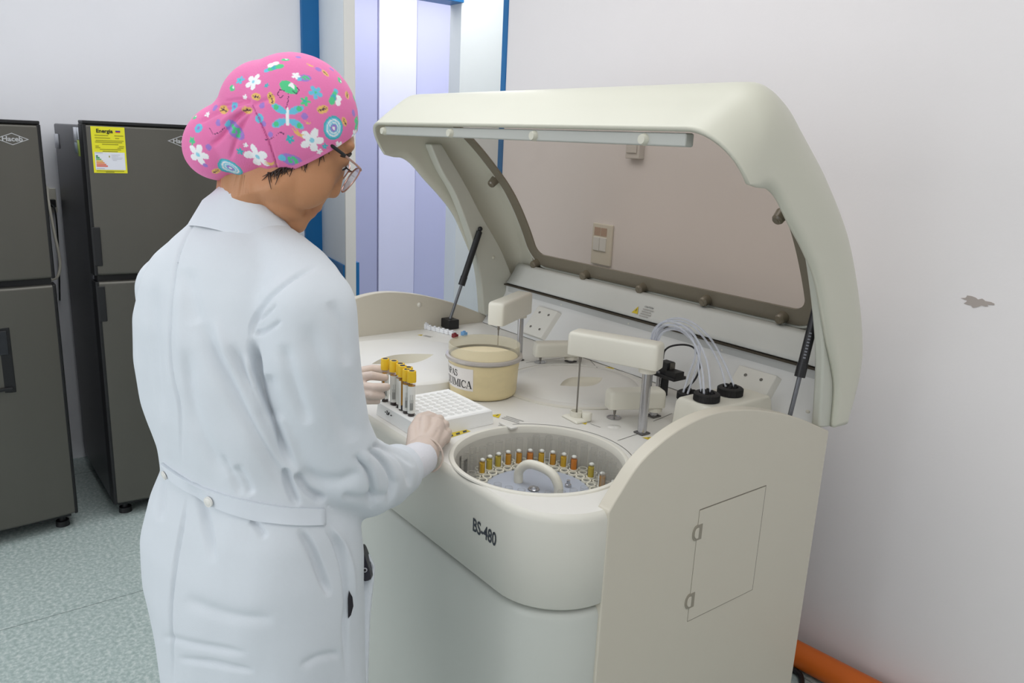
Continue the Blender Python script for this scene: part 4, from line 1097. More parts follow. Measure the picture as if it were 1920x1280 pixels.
write('QUIMICA', tub_angle(885, .045), .036, .0205, m)
m.build('paper_label', [mat('label_paper', (236, 232, 228), .6), M_ink], tub, flat=True)

# ---- white cuvette segments at the far left and the coloured ones behind the tub
segs = [(798, 612, 'white'), (806, 614, 'white'), (815, 616, 'white'), (823, 618, 'white'), (831, 620, 'white'), (839, 622, 'white'), (848, 624, 'white'), (853, 629, 'red'), (870, 625, 'blue')]
first_ = None
M_cuv = {'white': mat('cuvette_white', (238, 240, 244), .4), 'red': mat('maroon_cap', (120, 30, 36), .5), 'blue': mat('blue_cap', (120, 170, 215), .5)}
nm = ['farthest left of the line', 'second in the line', 'third in the line', 'fourth in the line', 'fifth in the line', 'sixth in the line', 'last before the tub']
for i, (px, py, c) in enumerate(segs):
    p = onplane(px, py+4, 2, zd); h = .020 if i == 0 else .014; w_ = .011
    m = MB(); m.box((p.x-w_, p.y-.008, zd), (p.x+w_, p.y+.008, zd+h)); m.cone((p.x, p.y, zd+h), (p.x, p.y, zd+h+.004), .006, .005, 12)
    o = m.build('sample_cup', M_cuv[c], bevel=.002)
    tag(o, ('small white sample cup on the far left of the deck, '+nm[i]) if c == 'white' else 'small %s sample cup on the deck just behind the cream tub' % ('maroon' if c == 'red' else 'light blue'), 'sample cup', 'small sample cups on the far left of the deck' if c == 'white' else None)
# ================================================================== PERSON
M_skin = None
def vcmat(name, rough, attr='Col', sss=0, bump=0, bscale=200, spec=.4, sheen=0):
    m = bpy.data.materials.new(name); m.use_nodes = True; nt = m.node_tree; b = nt.nodes['Principled BSDF']
    b.inputs['Roughness'].default_value = rough; b.inputs['Specular IOR Level'].default_value = spec; b.inputs['Sheen Weight'].default_value = sheen
    a = nt.nodes.new('ShaderNodeVertexColor'); a.layer_name = attr; nt.links.new(a.outputs['Color'], b.inputs['Base Color'])
    if sss: b.inputs['Subsurface Weight'].default_value = sss; b.inputs['Subsurface Radius'].default_value = (.012, .005, .003); b.inputs['Subsurface Scale'].default_value = 1
    if bump:
        tc = nt.nodes.new('ShaderNodeTexCoord'); n2 = nt.nodes.new('ShaderNodeTexNoise'); n2.inputs['Scale'].default_value = bscale; nt.links.new(tc.outputs['Object'], n2.inputs[0])
        bp = nt.nodes.new('ShaderNodeBump'); bp.inputs['Strength'].default_value = bump; bp.inputs['Distance'].default_value = .002; nt.links.new(n2.outputs['Fac'], bp.inputs['Height']); nt.links.new(bp.outputs['Normal'], b.inputs['Normal'])
    return m
def setcol(me, C):
    at = me.color_attributes.new('Col', 'FLOAT_COLOR', 'POINT'); at.data.foreach_set('color', np.concatenate([C, np.ones((len(C), 1))], 1).ravel())
def segdist(Q, poly):
    """distance and side of 2-d points Q to a polyline"""
    best = np.full(len(Q), 1e9); T = np.zeros(len(Q)); tot = len(poly)-1
    for i, (a, b) in enumerate(zip(poly, poly[1:])):
        a = np.array(a, float); b = np.array(b, float); ab = b-a; t = np.clip(((Q-a)@ab)/(ab@ab), 0, 1); d = np.linalg.norm(Q-(a+t[:, None]*ab), axis=1)
        m_ = d < best; best[m_] = d[m_]; T[m_] = (i+t[m_])/tot
    return best, T
def creases(me, items, gain=1.0):
    """press soft folds into a mesh along lines read from the photograph: (line, width px, depth m)"""
    v, n = mesh_np(me); Q = PR(v); tocam = EYE-v; tocam /= np.linalg.norm(tocam, axis=1)[:, None]; f = np.clip((n*tocam).sum(1)*2.0, 0, 1)*gain
    D_ = np.zeros(len(v))
    for poly, w_, d_ in items:
        pl = [(p.x, p.y) for p in catmull([Vector((a, b, 0)) for a, b in poly], 5)]
        ds, T = segdist(Q[:, :2], pl); fade = np.clip(np.minimum(T, 1-T)*4+(.12 if w_ < 4.5 else 0), 0, 1); fade = fade*fade*(3-2*fade)
        D_ += -d_*np.exp(-(ds/w_)**2)*fade
    v += n*(D_*f)[:, None]; me.vertices.foreach_set('co', v.ravel()); me.update()
from mathutils.bvhtree import BVHTree
def bvh_of(me):
    v = [x.co.copy() for x in me.vertices]; return BVHTree.FromPolygons(v, [tuple(p.vertices) for p in me.polygons])
def castpx(bv, px, py, off=0.0):
    d = (U(px, py, 1)-Vector(EYE)).normalized(); r = bv.ray_cast(Vector(EYE), d)
    if r[0] is None:
        return None
    n = r[1]
    if n.dot(d) > 0: n = -n
    return r[0]+n*off, n

# ---- frames
h = Vector((*(U(460, 640, 1)-Vector(EYE))[:2], 0)).normalized()
ft = Matrix.Rotation(-math.radians(55), 3, 'Z') @ h; rt_ = ft.cross(Z3)
tau, psi, HS, HT = math.radians(35), math.radians(30), 1.14, 1.31
Fh = (right*math.cos(tau)-up*math.sin(tau))*math.cos(psi)+fwd*math.sin(psi); Uh = right*math.sin(tau)+up*math.cos(tau); Rh = Fh.cross(Uh)
OH = U(544, 243, HT)
def Hd(f, r, u): return OH+(Fh*f+Rh*r+Uh*u)*HS
HM = Matrix((Fh, Rh, Uh)).transposed()
CAMR = Matrix((right, up, fwd)).transposed()
PRS = thing('person', 'person in a white lab coat, pink flowered cap and glasses leaning over the analyzer', 'person', (U(470, 1050, 1.49).x, U(470, 1050, 1.49).y, 0))

# ---- pink cap, shaped first so that the head fits inside it
m = MB()
for q, t, ra_, rb_, rc2, rot in (((553, 221), 1.31, .1045, .1045, .096, 0), ((503, 213), 1.315, .080, .086, .086, 0), ((431, 264), 1.335, .080, .062, .074, 28), ((476, 252), 1.325, .078, .076, .084, 0)):
    RM = CAMR @ Matrix.Rotation(math.radians(rot), 3, 'Z'); m.sphere(U(*q, t), (ra_, rb_, rc2), 32, RM)
me = remesh_obj(m, .0034, 10, .5)
bm = bmesh.new(); bm.from_mesh(me)
pa = U(676, 246, HT); pb = U(522, 323, HT); nrm_ = (pa-pb).normalized().cross(Rh).normalized()
if nrm_.dot(Uh) < 0: nrm_ = -nrm_
r_ = bmesh.ops.bisect_plane(bm, geom=bm.verts[:]+bm.edges[:]+bm.faces[:], plane_co=pb, plane_no=nrm_, clear_inner=True)
ed = [g for g in r_['geom_cut'] if isinstance(g, bmesh.types.BMEdge)]; bmesh.ops.edgeloop_fill(bm, edges=ed)
bmesh.ops.triangulate(bm, faces=[f for f in bm.faces if len(f.verts) > 4])
ng = [e for e in bm.edges if e.calc_length() < .02]
bmesh.ops.subdivide_edges(bm, edges=ng, cuts=1, use_grid_fill=True)
bm.to_mesh(me); bm.free()
capme = me; CAPB = bvh_of(me)

# ---- skin body: head, neck, torso, arms, hands, legs in one surface
m = MB()
def he(f, r, u, a, b, c): m.sphere(Hd(f, r, u), (a*HS, b*HS, c*HS), 20, HM)
he(-.012, 0, .020, .074, .066, .060); he(.046, 0, .024, .044, .054, .036)
he(.045, 0, -.02, .052, .062, .075); he(.03, 0, -.065, .058, .060, .047); he(.078, 0, -.108, .022, .026, .017); he(.05, 0, -.098, .04, .042, .02)
for s_ in (1, -1):
    he(.056, .035*s_, -.046, .036, .028, .044); he(.072, .028*s_, .030, .012, .024, .011); he(.074, .031*s_, .008, .016, .020, .013)
    he(.087, .0125*s_, -.043, .010, .008, .008)
    he(-.005, .066*s_, .004, .016, .008, .024)
m.capsule(Hd(.084, 0, .012), Hd(.100, 0, -.036), .0085*HS, .0125*HS)
he(.088, 0, -.058, .012, .024, .014); he(.093, 0, -.070, .010, .023, .0065); he(.090, 0, -.083, .011, .020, .0075); he(.086, 0, -.095, .012, .02, .010)
nb = U(468, 415, 1.40)
m.capsule(Hd(-.002, 0, -.072), nb, .042*HS, .064, 20); m.capsule(Hd(.01, 0, -.07), nb+ft*.03, .045*HS, .055, 20)
pel = U(470, 1040, 1.49); chest = U(452, 600, 1.385)
m.capsule(nb, chest, .07, .13, 20); m.capsule(chest, pel, .13, .13, 20)
shR = U(570, 545, 1.27); elR = U(655, 880, 1.39); wrR = U(782, 858, 1.64)
shL = U(330, 545, 1.50); elL = U(420, 790, 1.70); wrL = U(640, 735, 1.90)
for a, b, r0, r1 in ((chest+Z3*.02, shR, .06, .05), (shR, elR, .05, .042), (elR, U(730, 884, 1.53), .036, .030), (U(730, 884, 1.53), wrR, .030, .026), (chest+Z3*.02, shL, .06, .05), (shL, U(385, 750, 1.64), .050, .042), (U(385, 750, 1.64), U(440, 780, 1.72), .040, .038), (U(440, 780, 1.72), U(560, 755, 1.84), .036, .030), (U(560, 755, 1.84), wrL, .030, .024)): m.capsule(a, b, r0, r1, 16)
hipR = pel+rt_*.09; hipL = pel-rt_*.09
for hp, fo in ((hipR, .02), (hipL, .04)):
    kn = Vector((hp.x, hp.y, .50))+ft*.01; an = Vector((hp.x, hp.y, .10)); m.capsule(hp, kn, .085, .055, 16); m.capsule(kn, an, .053, .038, 16); m.capsule(an-Z3*.03, an-Z3*.055+ft*.13, .04, .03, 14)
# hands: fingers of unequal length rooted in the palm
deckz = zd
def hand_chains(mb, grow=0.0):
    # right hand: back of the hand towards the viewer, fingers curled over the near edge of the rack
    W = U(792, 852, 1.66); 
    K = [U(797, 790, 1.745), U(811, 795, 1.755), U(823, 805, 1.755), U(831, 818, 1.745)]       # knuckles, index to little
    P1 = [U(811, 782, 1.80), U(824, 786, 1.805), U(834, 796, 1.80), U(840, 810, 1.785)]
    P2 = [U(806, 798, 1.825), U(819, 802, 1.83), U(830, 811, 1.825), U(838, 823, 1.80)]
    P3 = [U(796, 806, 1.815), U(807, 812, 1.82), U(819, 820, 1.81), U(830, 830, 1.79)]
    rr_ = [.0115, .012, .0115, .010]
    for k in range(4):
        g = rr_[k]+grow
        mb.capsule(W.lerp(K[k], .15), K[k], .024+grow, .0155+grow, 12); mb.capsule(K[k], P1[k], g*1.15, g, 12); mb.capsule(P1[k], P2[k], g, g*.92, 12); mb.capsule(P2[k], P3[k], g*.92, g*.8, 12)
    mb.capsule(W, K[1].lerp(K[2], .5), .030+grow, .022+grow, 14)
    mb.capsule(U(778, 843, 1.665), U(776, 806, 1.72), .021+grow, .014+grow, 12); mb.capsule(U(776, 806, 1.72), U(788, 784, 1.765), .014+grow, .012+grow, 12); mb.capsule(U(788, 784, 1.765), U(803, 778, 1.80), .012+grow, .0105+grow, 12)
def hand_left(mb, grow=0.0):
    W = U(640, 735, 1.90)
    K = [U(672, 708, 1.885), U(671, 724, 1.875), U(669, 737, 1.87), U(668, 750, 1.875)]
    P1 = [U(696, 704, 1.88), U(698, 727, 1.865), U(695, 741, 1.86), U(690, 751, 1.87)]
    P3 = [U(722, 708, 1.895), U(725, 725, 1.875), U(716, 742, 1.875), U(708, 752, 1.88)]
    for k, g in enumerate((.0112, .0120, .0108, .0095)):
        g += grow; mb.capsule(W.lerp(K[k], .2), K[k], .022+grow, g*1.15, 12); mb.capsule(K[k], P1[k], g*1.1, g, 12); mb.capsule(P1[k], P3[k], g, g*.82, 12)
    mb.capsule(W, U(668, 700, 1.92), .022+grow, .016+grow, 12); mb.capsule(U(668, 700, 1.92), U(700, 692, 1.94), .015+grow, .0125+grow, 12); mb.capsule(U(700, 692, 1.94), U(735, 695, 1.94), .0125+grow, .0105+grow, 12)
hand_chains(m, -.003); hand_left(m, -.003)
me = remesh_obj(m, .0036, 11)
v, n = mesh_np(me); Q = PR(v)
near = np.linalg.norm(v-np.array(OH), axis=1) < .26
brim = np.where(Q[:, 0] > 522, 323-(Q[:, 0]-522)*.506, 333)
under = near & (((Q[:, 1] < brim) & (Q[:, 0] < 690)) | (((v-np.array(pb)) @ np.array(nrm_)) > 0))
for i in np.where(under)[0]:
    co = Vector(v[i]); lo_, no_, _, _ = CAPB.find_nearest(co)
    if (co-lo_).dot(no_) > -.004: v[i] = lo_-no_*.0045
me.vertices.foreach_set('co', v.ravel()); me.update()
bm = bmesh.new(); bm.from_mesh(me); bm.verts.ensure_lookup_table()
ns = [bm.verts[i] for i in np.where(near & (Q[:, 1] < brim+28) & (Q[:, 0] < 620))[0]]
for _ in range(8): bmesh.ops.smooth_vert(bm, verts=ns, factor=.5, use_axis_x=True, use_axis_y=True, use_axis_z=True)
bm.to_mesh(me); bm.free(); v, n = mesh_np(me)
C = np.tile(np.array(s2l((188, 135, 97))), (len(v), 1)); 
loc = (v-np.array(OH)) @ np.array(HM)/HS
red = np.array(s2l((168, 96, 84))); lipm = np.exp(-(((loc[:, 0]-.104)/.014)**2+(loc[:, 1]/.022)**2+((loc[:, 2]+.077)/.010)**2)**1.5)
C = C*(1-lipm[:, None]*.8)+red*lipm[:, None]*.8
sh = np.exp(-(((loc[:, 1]-.032)/.03)**2+((loc[:, 2]-.008)/.02)**2+((loc[:, 0]-.085)/.03)**2)); C *= (1-.25*sh[:, None])
trou = v[:, 2] < .85; C[trou] = np.array(s2l((40, 44, 60)))
shoe = v[:, 2] < .085; C[shoe] = np.array(s2l((225, 225, 225)))
pa = onplane(596, 363, 0, -1.0)
setcol(me, C)
BODYB = bvh_of(me)
body = finish(me, 'body', vcmat('warm_skin', .5, sss=.08, bump=.15, bscale=260), PRS)

# ---- lab coat
rings_ = [(1420, 318, 690, 1.53), (1290, 308, 680, 1.52), (1200, 292, 676, 1.51), (1100, 272, 676, 1.49), (1010, 268, 674, 1.47), (940, 284, 664, 1.45), (890, 305, 645, 1.435), (840, 298, 640, 1.425), (760, 272, 640, 1.41), (680, 256, 632, 1.395), (600, 254, 618, 1.38), (530, 268, 600, 1.37), (485, 292, 585, 1.365), (450, 325, 560, 1.36), (420, 362, 535, 1.36), (395, 395, 510, 1.36)]
m = MB(); R_ = []
for row, l, r_, t in rings_:
    c = U((l+r_)/2, row, t); w_ = (r_-l)/2/FPX*t; a = w_/.80*.93; b = .68*a; pts = []
    if row > 1400: c.z = .50
    for k in range(40):
        th = 2*math.pi*k/40; cs, sn = math.cos(th), math.sin(th); e = .86
        pts.append(c+rt_*a*math.copysign(abs(cs)**e, cs)+ft*b*math.copysign(abs(sn)**e, sn))
    R_.append(pts)
m.loft(R_)
arm = [(562, 545, 1.285, .068), (575, 585, 1.27, .080), (577, 660, 1.285, .084), (590, 740, 1.315, .081), (608, 810, 1.345, .077), (640, 872, 1.385, .078), (685, 896, 1.45, .072), (715, 895, 1.51, .065), (727, 890, 1.54, .059)]
for a, b in zip(arm, arm[1:]): m.capsule(U(*a[:3]), U(*b[:3]), a[3], b[3], 24)
arL = [(330, 545, 1.50, .072), (345, 640, 1.56, .072), (385, 750, 1.64, .068), (440, 780, 1.72, .062), (560, 755, 1.84, .05), (628, 738, 1.885, .042)]
for a, b in zip(arL, arL[1:]): m.capsule(U(*a[:3]), U(*b[:3]), a[3], b[3], 20)
m.capsule(U(470, 455, 1.365), U(553, 520, 1.30), .07, .062, 20); m.capsule(U(440, 450, 1.38), U(345, 520, 1.48), .07, .066, 20)
me = remesh_obj(m, .0062, 10, .6)
# subdivide once for crisp folds
bm = bmesh.new(); bm.from_mesh(me); bmesh.ops.subdivide_edges(bm, edges=bm.edges, cuts=1, use_grid_fill=True, smooth=0); bm.to_mesh(me); bm.free()
fold = [
 # armhole seam and the crease between arm and back
 ([(596, 500), (560, 515), (525, 540), (495, 568), (475, 605), (471, 640)], 4, .004),
 ([(471, 630), (476, 665), (484, 710), (500, 760), (518, 800), (535, 845), (556, 888)], 7, .014),
 ([(556, 888), (580, 920), (610, 940)], 7, .008),
 ([(500, 700), (505, 745), (522, 795)], 12, .006),
 # centre back seam
 ([(400, 388), (372, 412), (350, 445), (332, 500), (322, 570), (319, 650), (324, 710), (335, 760), (339, 820), (341, 870)], 2.6, .0028),
 ([(350, 930), (338, 990), (327, 1060), (322, 1140), (324, 1210), (326, 1290)], 2.8, .004),
 # soft folds of the back
 ([(375, 590), (395, 650), (425, 710), (470, 790), (520, 880), (560, 940)], 14, .007),
 ([(430, 640), (465, 720), (505, 810), (545, 890)], 10, .006),
 ([(290, 520), (285, 600), (290, 700), (305, 800)], 12, .004),
 ([(350, 650), (355, 740), (385, 830), (430, 900)], 14, .005),
 ([(262, 620), (272, 720), (290, 800), (305, 850)], 9, .004),
 ([(355, 500), (360, 560), (372, 610)], 14, .003),
 # gathers at the belt
 ([(358, 905), (372, 935), (385, 990), (400, 1060)], 8, .006), ([(312, 880), (305, 920), (300, 980)], 6, .005),
 ([(470, 975), (480, 985), (500, 1010)], 6, .004), ([(440, 870), (460, 905), (470, 930)], 9, .004), ([(560, 990), (585, 1030), (605, 1080), (620, 1120)], 7, .007),
 ([(415, 850), (435, 890), (455, 930)], 7, .003),
 ([(535, 880), (545, 915), (560, 950)], 6, .008),
 # side pleat with the pocket slit
 ([(612, 985), (635, 1020), (648, 1070), (652, 1130), (648, 1180), (650, 1280)], 5, .006),
 ([(300, 1190), (340, 1200), (400, 1215), (470, 1225)], 7, .003), ([(330, 1230), (400, 1245), (480, 1260)], 6, .003), ([(340, 1120), (420, 1150), (520, 1160)], 12, .003),
 ([(560, 1250), (600, 1230), (640, 1225)], 7, .003),
 # sleeve: elbow and forearm
 ([(560, 880), (600, 900), (640, 900), (680, 880)], 12, .004),
 ([(660, 850), (690, 880), (700, 920), (690, 955)], 7, .006), ([(684, 838), (715, 860), (735, 900), (725, 950)], 6, .006), ([(715, 838), (745, 855), (765, 885), (770, 915)], 6, .006),
 ([(695, 835), (720, 838), (750, 850), (778, 875)], 4, .005),
 ([(575, 600), (600, 680), (640, 780), (665, 830)], 18, .004), ([(620, 560), (640, 620), (650, 690)], 12, .003), ([(530, 640), (550, 720), (580, 800)], 12, .004),
 ([(640, 930), (680, 935), (730, 925)], 8, .004),
 ([(480, 600), (500, 590), (520, 570)], 3, .002), ([(476, 625), (500, 620), (530, 600)], 4, .003),
]
creases(me, fold, 1.8)
# ridges beside the main folds
creases(me, [([(400, 590), (425, 660), (460, 740), (505, 830), (545, 910)], 9, -.005), ([(340, 520), (338, 600), (345, 700), (360, 790)], 12, -.004), ([(462, 660), (470, 720), (490, 780)], 9, -.004), ([(625, 985), (650, 1025), (664, 1080), (668, 1140)], 5, -.004), ([(672, 845), (698, 880), (708, 925)], 6, -.004), ([(702, 842), (728, 870), (742, 905)], 6, -.004)])
v, n = mesh_np(me)
# broad cloth unevenness
nz = sum(np.sin(v@k+p)*a for k, p, a in ((np.array((23, 17, 9)), 1, .0016), (np.array((-31, 22, 14)), 2, .0012), (np.array((12, -38, 27)), .5, .0010), (np.array((55, 41, -20)), 3, .0006)))
v += n*nz[:, None]; me.vertices.foreach_set('co', v.ravel()); me.update()
COATB = bvh_of(me)
M_coat = mat('white_coat_cotton', (213, 219, 225), .85, noise=.015, nscale=4, bump=.06, bscale=420, sheen=.15)
coat = finish(me, 'lab_coat', M_coat, PRS)
M_coat2 = mat('white_coat_trim', (217, 223, 230), .85, bump=.05, bscale=420, sheen=.15)
def bandpx(bv, top, bot, off, nseg=40, edge=.004):
    rs = []
    def samp(P, t): 
        P = [Vector((a, b, 0)) for a, b in P]; k = t*(len(P)-1); i = min(int(k), len(P)-2); return P[i].lerp(P[i+1], k-i)
    T_ = [catmull([Vector((a, b, 0)) for a, b in P], 6) for P in (top, bot)]
    for j in range(nseg+1):
        t = j/nseg; a = T_[0][int(t*(len(T_[0])-1))]; b = T_[1][int(t*(len(T_[1])-1))]; row = []
        for u_ in (0, .04, .25, .5, .75, .96, 1):
            q = a.lerp(b, u_); hit_ = castpx(bv, q.x, q.y, off if .02 < u_ < .98 else -.002)
            row.append(hit_[0] if hit_ else (row[-1] if row else U(q.x, q.y, 1.4)))
        rs.append(row)
    return rs
# back belt with two buttons
top = [(306, 866), (330, 884), (360, 902), (400, 919), (450, 933), (500, 944), (550, 950), (607, 951)]
bot = [(316, 893), (342, 913), (372, 931), (408, 952), (458, 970), (510, 981), (560, 986), (608, 985)]
m = MB(); G_ = bandpx(COATB, top, bot, .006)
GA = np.array([[list(p) for p in r_] for r_ in G_])
for _ in range(6): GA[1:-1] = .5*GA[1:-1]+.25*(GA[:-2]+GA[2:])
m.grid([[Vector(p) for p in r_] for r_ in GA]); belt = m.build('belt', M_coat2, coat, solid=.002)
for q, r_ in (((398, 937), .0092), ((316, 887), .008)):
    hp, hn = castpx(COATB, *q, .009); m = MB(); m.cone(hp-hn*.002, hp+hn*.001, r_, r_*.95, 24); m.lathe([(0, 0)], hp) if False else None
    m.cone(hp+hn*.001, hp+hn*.0018, r_*.72, r_*.6, 24); m.build('button', mat('pearl_button', (232, 230, 224), .3), coat)
# stand-up collar
def colring(c, a, b, tilt, n_=44):
    Fd = ft*math.cos(tilt)-Z3*math.sin(tilt); return [c+rt_*a*math.cos(t)+Fd*b*math.sin(t) for t in np.linspace(0, 2*math.pi, n_, endpoint=False)]
c0_ = U(476, 424, 1.385); c1_ = U(484, 400, 1.38)
m = MB(); m.loft([colring(c0_-Z3*.05, .135, .115, .5), colring(c0_, .103, .090, .60), colring(c0_.lerp(c1_, .5), .090, .083, .64), colring(c1_, .079, .077, .70), colring(c1_+Z3*.002, .075, .073, .70), colring(c1_-Z3*.01, .072, .069, .70), colring(c0_, .08, .075, .6)], cap=False)
m.build('collar', M_coat2, coat, angle=60)
# side pocket with a phone in it, and the dark slit in the pleat
m = MB(); 
PK = [(660, 1010), (682, 1022), (697, 1045), (704, 1062), (700, 1100), (694, 1160), (690, 1290), (655, 1290)]
m.loft([[U(a, b, t) for a, b in PK] for t in (1.47, 1.55)], smooth=False)
me2 = remesh_obj(m, .005, 8, .6); creases(me2, [([(668, 1084), (684, 1078), (701, 1062)], 3, .004), ([(690, 1030), (694, 1050), (690, 1075)], 4, .008)]); finish(me2, 'pocket', M_coat, coat)
m = MB(); q = [(654, 1105), (659, 1118), (660, 1135), (656, 1152), (652, 1158), (652, 1120)]
pp = [castpx(COATB, *k, .003) for k in q]; pp = [k[0] for k in pp if k]
if len(pp) > 2: m._m([m.bm.faces.new([m.bm.verts.new(p) for p in pp])]); m.build('slit_opening', mat('dark_clothing', (34, 32, 38), .8), coat)
ph = MB(); c = U(681, 1058, 1.455); ax = (U(674, 1035, 1.455)-U(688, 1080, 1.455)).normalized(); bx = ax.cross(fwd).normalized(); 
ring = []
for i in range(20):
    a = 2*math.pi*i/20; cs, sn = math.cos(a), math.sin(a); ring.append(bx*math.copysign(abs(cs)**.4, cs)*.0085+ax*math.copysign(abs(sn)**.5, sn)*.030)
ph.loft([[c+p-fwd*.004 for p in ring], [c+p*1.03-fwd*.002 for p in ring], [c+p*1.03+fwd*.03 for p in ring]], smooth=False)
PH = ph.build('phone_body', mat('dark_phone', (40, 38, 48), .2), None)
pt = thing('smartphone', 'dark smartphone sticking out of the side pocket of the lab coat', 'phone', WO[PH.name])
PH.parent = pt; PH.location = (0, 0, 0)
m = MB(); cc = U(684.5, 1068, 1.449); m.cone(cc, cc-fwd*.002, .0042, seg=18); m.mi = 1; m.cone(cc-fwd*.0021, cc-fwd*.0026, .0026, seg=16); m.build('camera_lens', [mat('lens_ring', (190, 190, 196), .3), M_blk], pt)

# ---- gloves
M_glove = mat('beige_latex', (214, 196, 184), .48, noise=.05, nscale=30, bump=.12, bscale=70, sss=.05)
m = MB(); hand_chains(m); m.capsule(U(776, 862, 1.635), U(795, 846, 1.675), .034, .034, 18); me = remesh_obj(m, .0026, 5)
creases(me, [([(768, 822), (790, 835), (815, 862)], 5, .002), ([(812, 790), (806, 802), (798, 812)], 3, .0015), ([(824, 800), (818, 812), (812, 822)], 3, .0015)])
gl = finish(me, 'glove', M_glove, PRS)
m = MB(); 
def ringat(c, ax, r, n_=32, sq=1): 
    q = ax.to_track_quat('Z', 'Y'); return [c+q@Vector((r*math.cos(t), r*math.sin(t)*sq, 0)) for t in np.linspace(0, 2*math.pi, n_, endpoint=False)]
axh = (U(800, 845, 1.70)-U(765, 868, 1.61)).normalized()
m.tube(ringat(U(800, 853, 1.672), axh, .037), .0022, 8, smooth=False, closed=True); m.build('cuff_bead', M_glove, gl)
m = MB(); m.loft([ringat(U(758, 876, 1.585), axh, .038), ringat(U(776, 866, 1.63), axh, .0385), ringat(U(790, 858, 1.658), axh, .0365), ringat(U(792, 857, 1.661), axh, .034)], cap=False); m.build('inner_cuff', mat('white_knit_cuff', (226, 226, 232), .9, bump=.2, bscale=300), coat)
m = MB(); m.loft([ringat(U(728, 890, 1.545), axh, .058), ringat(U(748, 880, 1.585), axh, .053), ringat(U(751, 878, 1.592), axh, .051), ringat(U(746, 881, 1.582), axh, .046), ringat(U(735, 886, 1.56), axh, .045)], cap=False)
m.build('sleeve_hem', M_coat2, coat, angle=60)
m = MB(); hand_left(m); me = remesh_obj(m, .0026, 5); finish(me, 'glove', M_glove, PRS)

# ---- pink cap print
me = capme
creases(me, [([(474, 194), (440, 200), (400, 215), (372, 232)], 4, .004), ([(474, 197), (445, 222), (415, 255), (395, 275)], 5, .007), ([(476, 200), (455, 235), (440, 270), (432, 300)], 4, .004), ([(472, 190), (450, 186), (420, 190)], 3, .003), ([(470, 190), (440, 193), (405, 203)], 3, .004),
             ([(474, 198), (488, 228), (503, 262), (514, 295), (522, 322)], 2.2, .003), ([(474, 196), (490, 190), (520, 180)], 4, .003), ([(500, 312), (525, 322), (480, 330)], 3, .002)])
creases(me, [([(474, 195), (442, 210), (408, 235)], 5, -.004), ([(470, 205), (450, 225), (425, 262)], 5, -.003)])
v, n = mesh_np(me)
pink = np.array(s2l((233, 122, 178))); C = np.tile(pink, (len(v), 1))
kd = kdtree.KDTree(len(v)); [kd.insert(Vector(p), i) for i, p in enumerate(v)]; kd.balance()
CB = bvh_of(me)
W_, BL, GN, YL, PU, LB, DK, TL = [np.array(s2l(c)) for c in ((246, 246, 248), (108, 196, 224), (86, 204, 140), (236, 190, 110), (164, 128, 208), (150, 214, 234), (70, 40, 80), (70, 180, 190))]
def motif(center, nrml, r, kind, rot=0):
    nrml = nrml.normalized(); e1 = (right-nrml*right.dot(nrml)).normalized(); e2 = nrml.cross(e1)
    if e2.dot(up) < 0: e2 = -e2
    for co, i, d in kd.find_range(center, r*1.25):
        dd = co-center; x0, y0 = dd.dot(e1)/r, dd.dot(e2)/r; x = x0*math.cos(rot)-y0*math.sin(rot); y = x0*math.sin(rot)+y0*math.cos(rot); rad = math.hypot(x, y); th = math.atan2(y, x)
        if kind == 'flower' or kind in ('bflower', 'gflower', 'star', 'bstar'):
            pet = .38+.62*abs(math.cos(2.5*th))**.8
            if rad < pet*1.0: C[i] = {'flower': W_, 'bflower': BL, 'gflower': GN, 'star': W_, 'bstar': TL}[kind]
            if rad < .2: C[i] = {'flower': LB, 'bflower': GN, 'gflower': TL, 'star': W_, 'bstar': BL}[kind]
        elif kind == 'rose':
            if rad < 1: C[i] = TL if rad > .86 else BL
            if .62 < rad < .72 or .40 < rad < .46: C[i] = W_
            if .46 < rad < .62: C[i] = LB
            if rad < .3: C[i] = PU if rad > .14 else W_
        elif kind == 'butterfly':
            a = abs(x); 
            for sy in (.45, -.45):
                if ((a-.55)/.5)**2+((y-sy-(a-.55)*(.4 if sy > 0 else -.4))/.26)**2 < 1: C[i] = BL
                if (a-.75)**2+(y-sy*1.2)**2 < .03: C[i] = GN
            if a < .09 and abs(y) < .6: C[i] = W_
        elif kind == 'leaf' or kind == 'gleaf':
            if (x/1.0)**2+(y/.62)**2 < 1: C[i] = YL if kind == 'leaf' else GN
            if kind == 'leaf' and (abs(y) < .07 or (abs(abs(y)-abs(x*.5-.1)) < .05 and abs(x) < .6)) and (x/1.0)**2+(y/.62)**2 < .7: C[i] = DK
            if kind == 'gleaf' and x > -.1 and y > .1 and rad < .6: C[i] = W_
        elif kind == 'bug':
            if (x/1.0)**2+(y/.6)**2 < 1: C[i] = PU
            for k, (a, b) in enumerate(((.35, .15), (.55, -.15), (0, -.2), (.1, .3), (-.2, .1))):
                if (x-a)**2+(y-b)**2 < .035: C[i] = GN
            if (x+.8)**2+(y+.15)**2 < .12: C[i] = BL
        elif kind == 'cater':
            for k, c_ in enumerate((BL, GN, TL, GN)):
                if (x+.7-.42*k)**2+(y*1.3)**2 < .13+.02*k: C[i] = c_
            if (x-.2)**2/.14+(y-.65)**2/.09 < 1 or (x+.3)**2/.09+(y-.55)**2/.12 < 1: C[i] = W_
        elif kind == 'purple':
            if rad < .8: C[i] = PU
        elif kind == 'dots':
            if rad < .8: C[i] = BL
            if rad < .3: C[i] = PU
        elif kind == 'yellow':
            if abs(y-.4*x*x+.2) < .25*(1-abs(x)) or abs(y+.6*x) < .16*(1-abs(x)): C[i] = YL
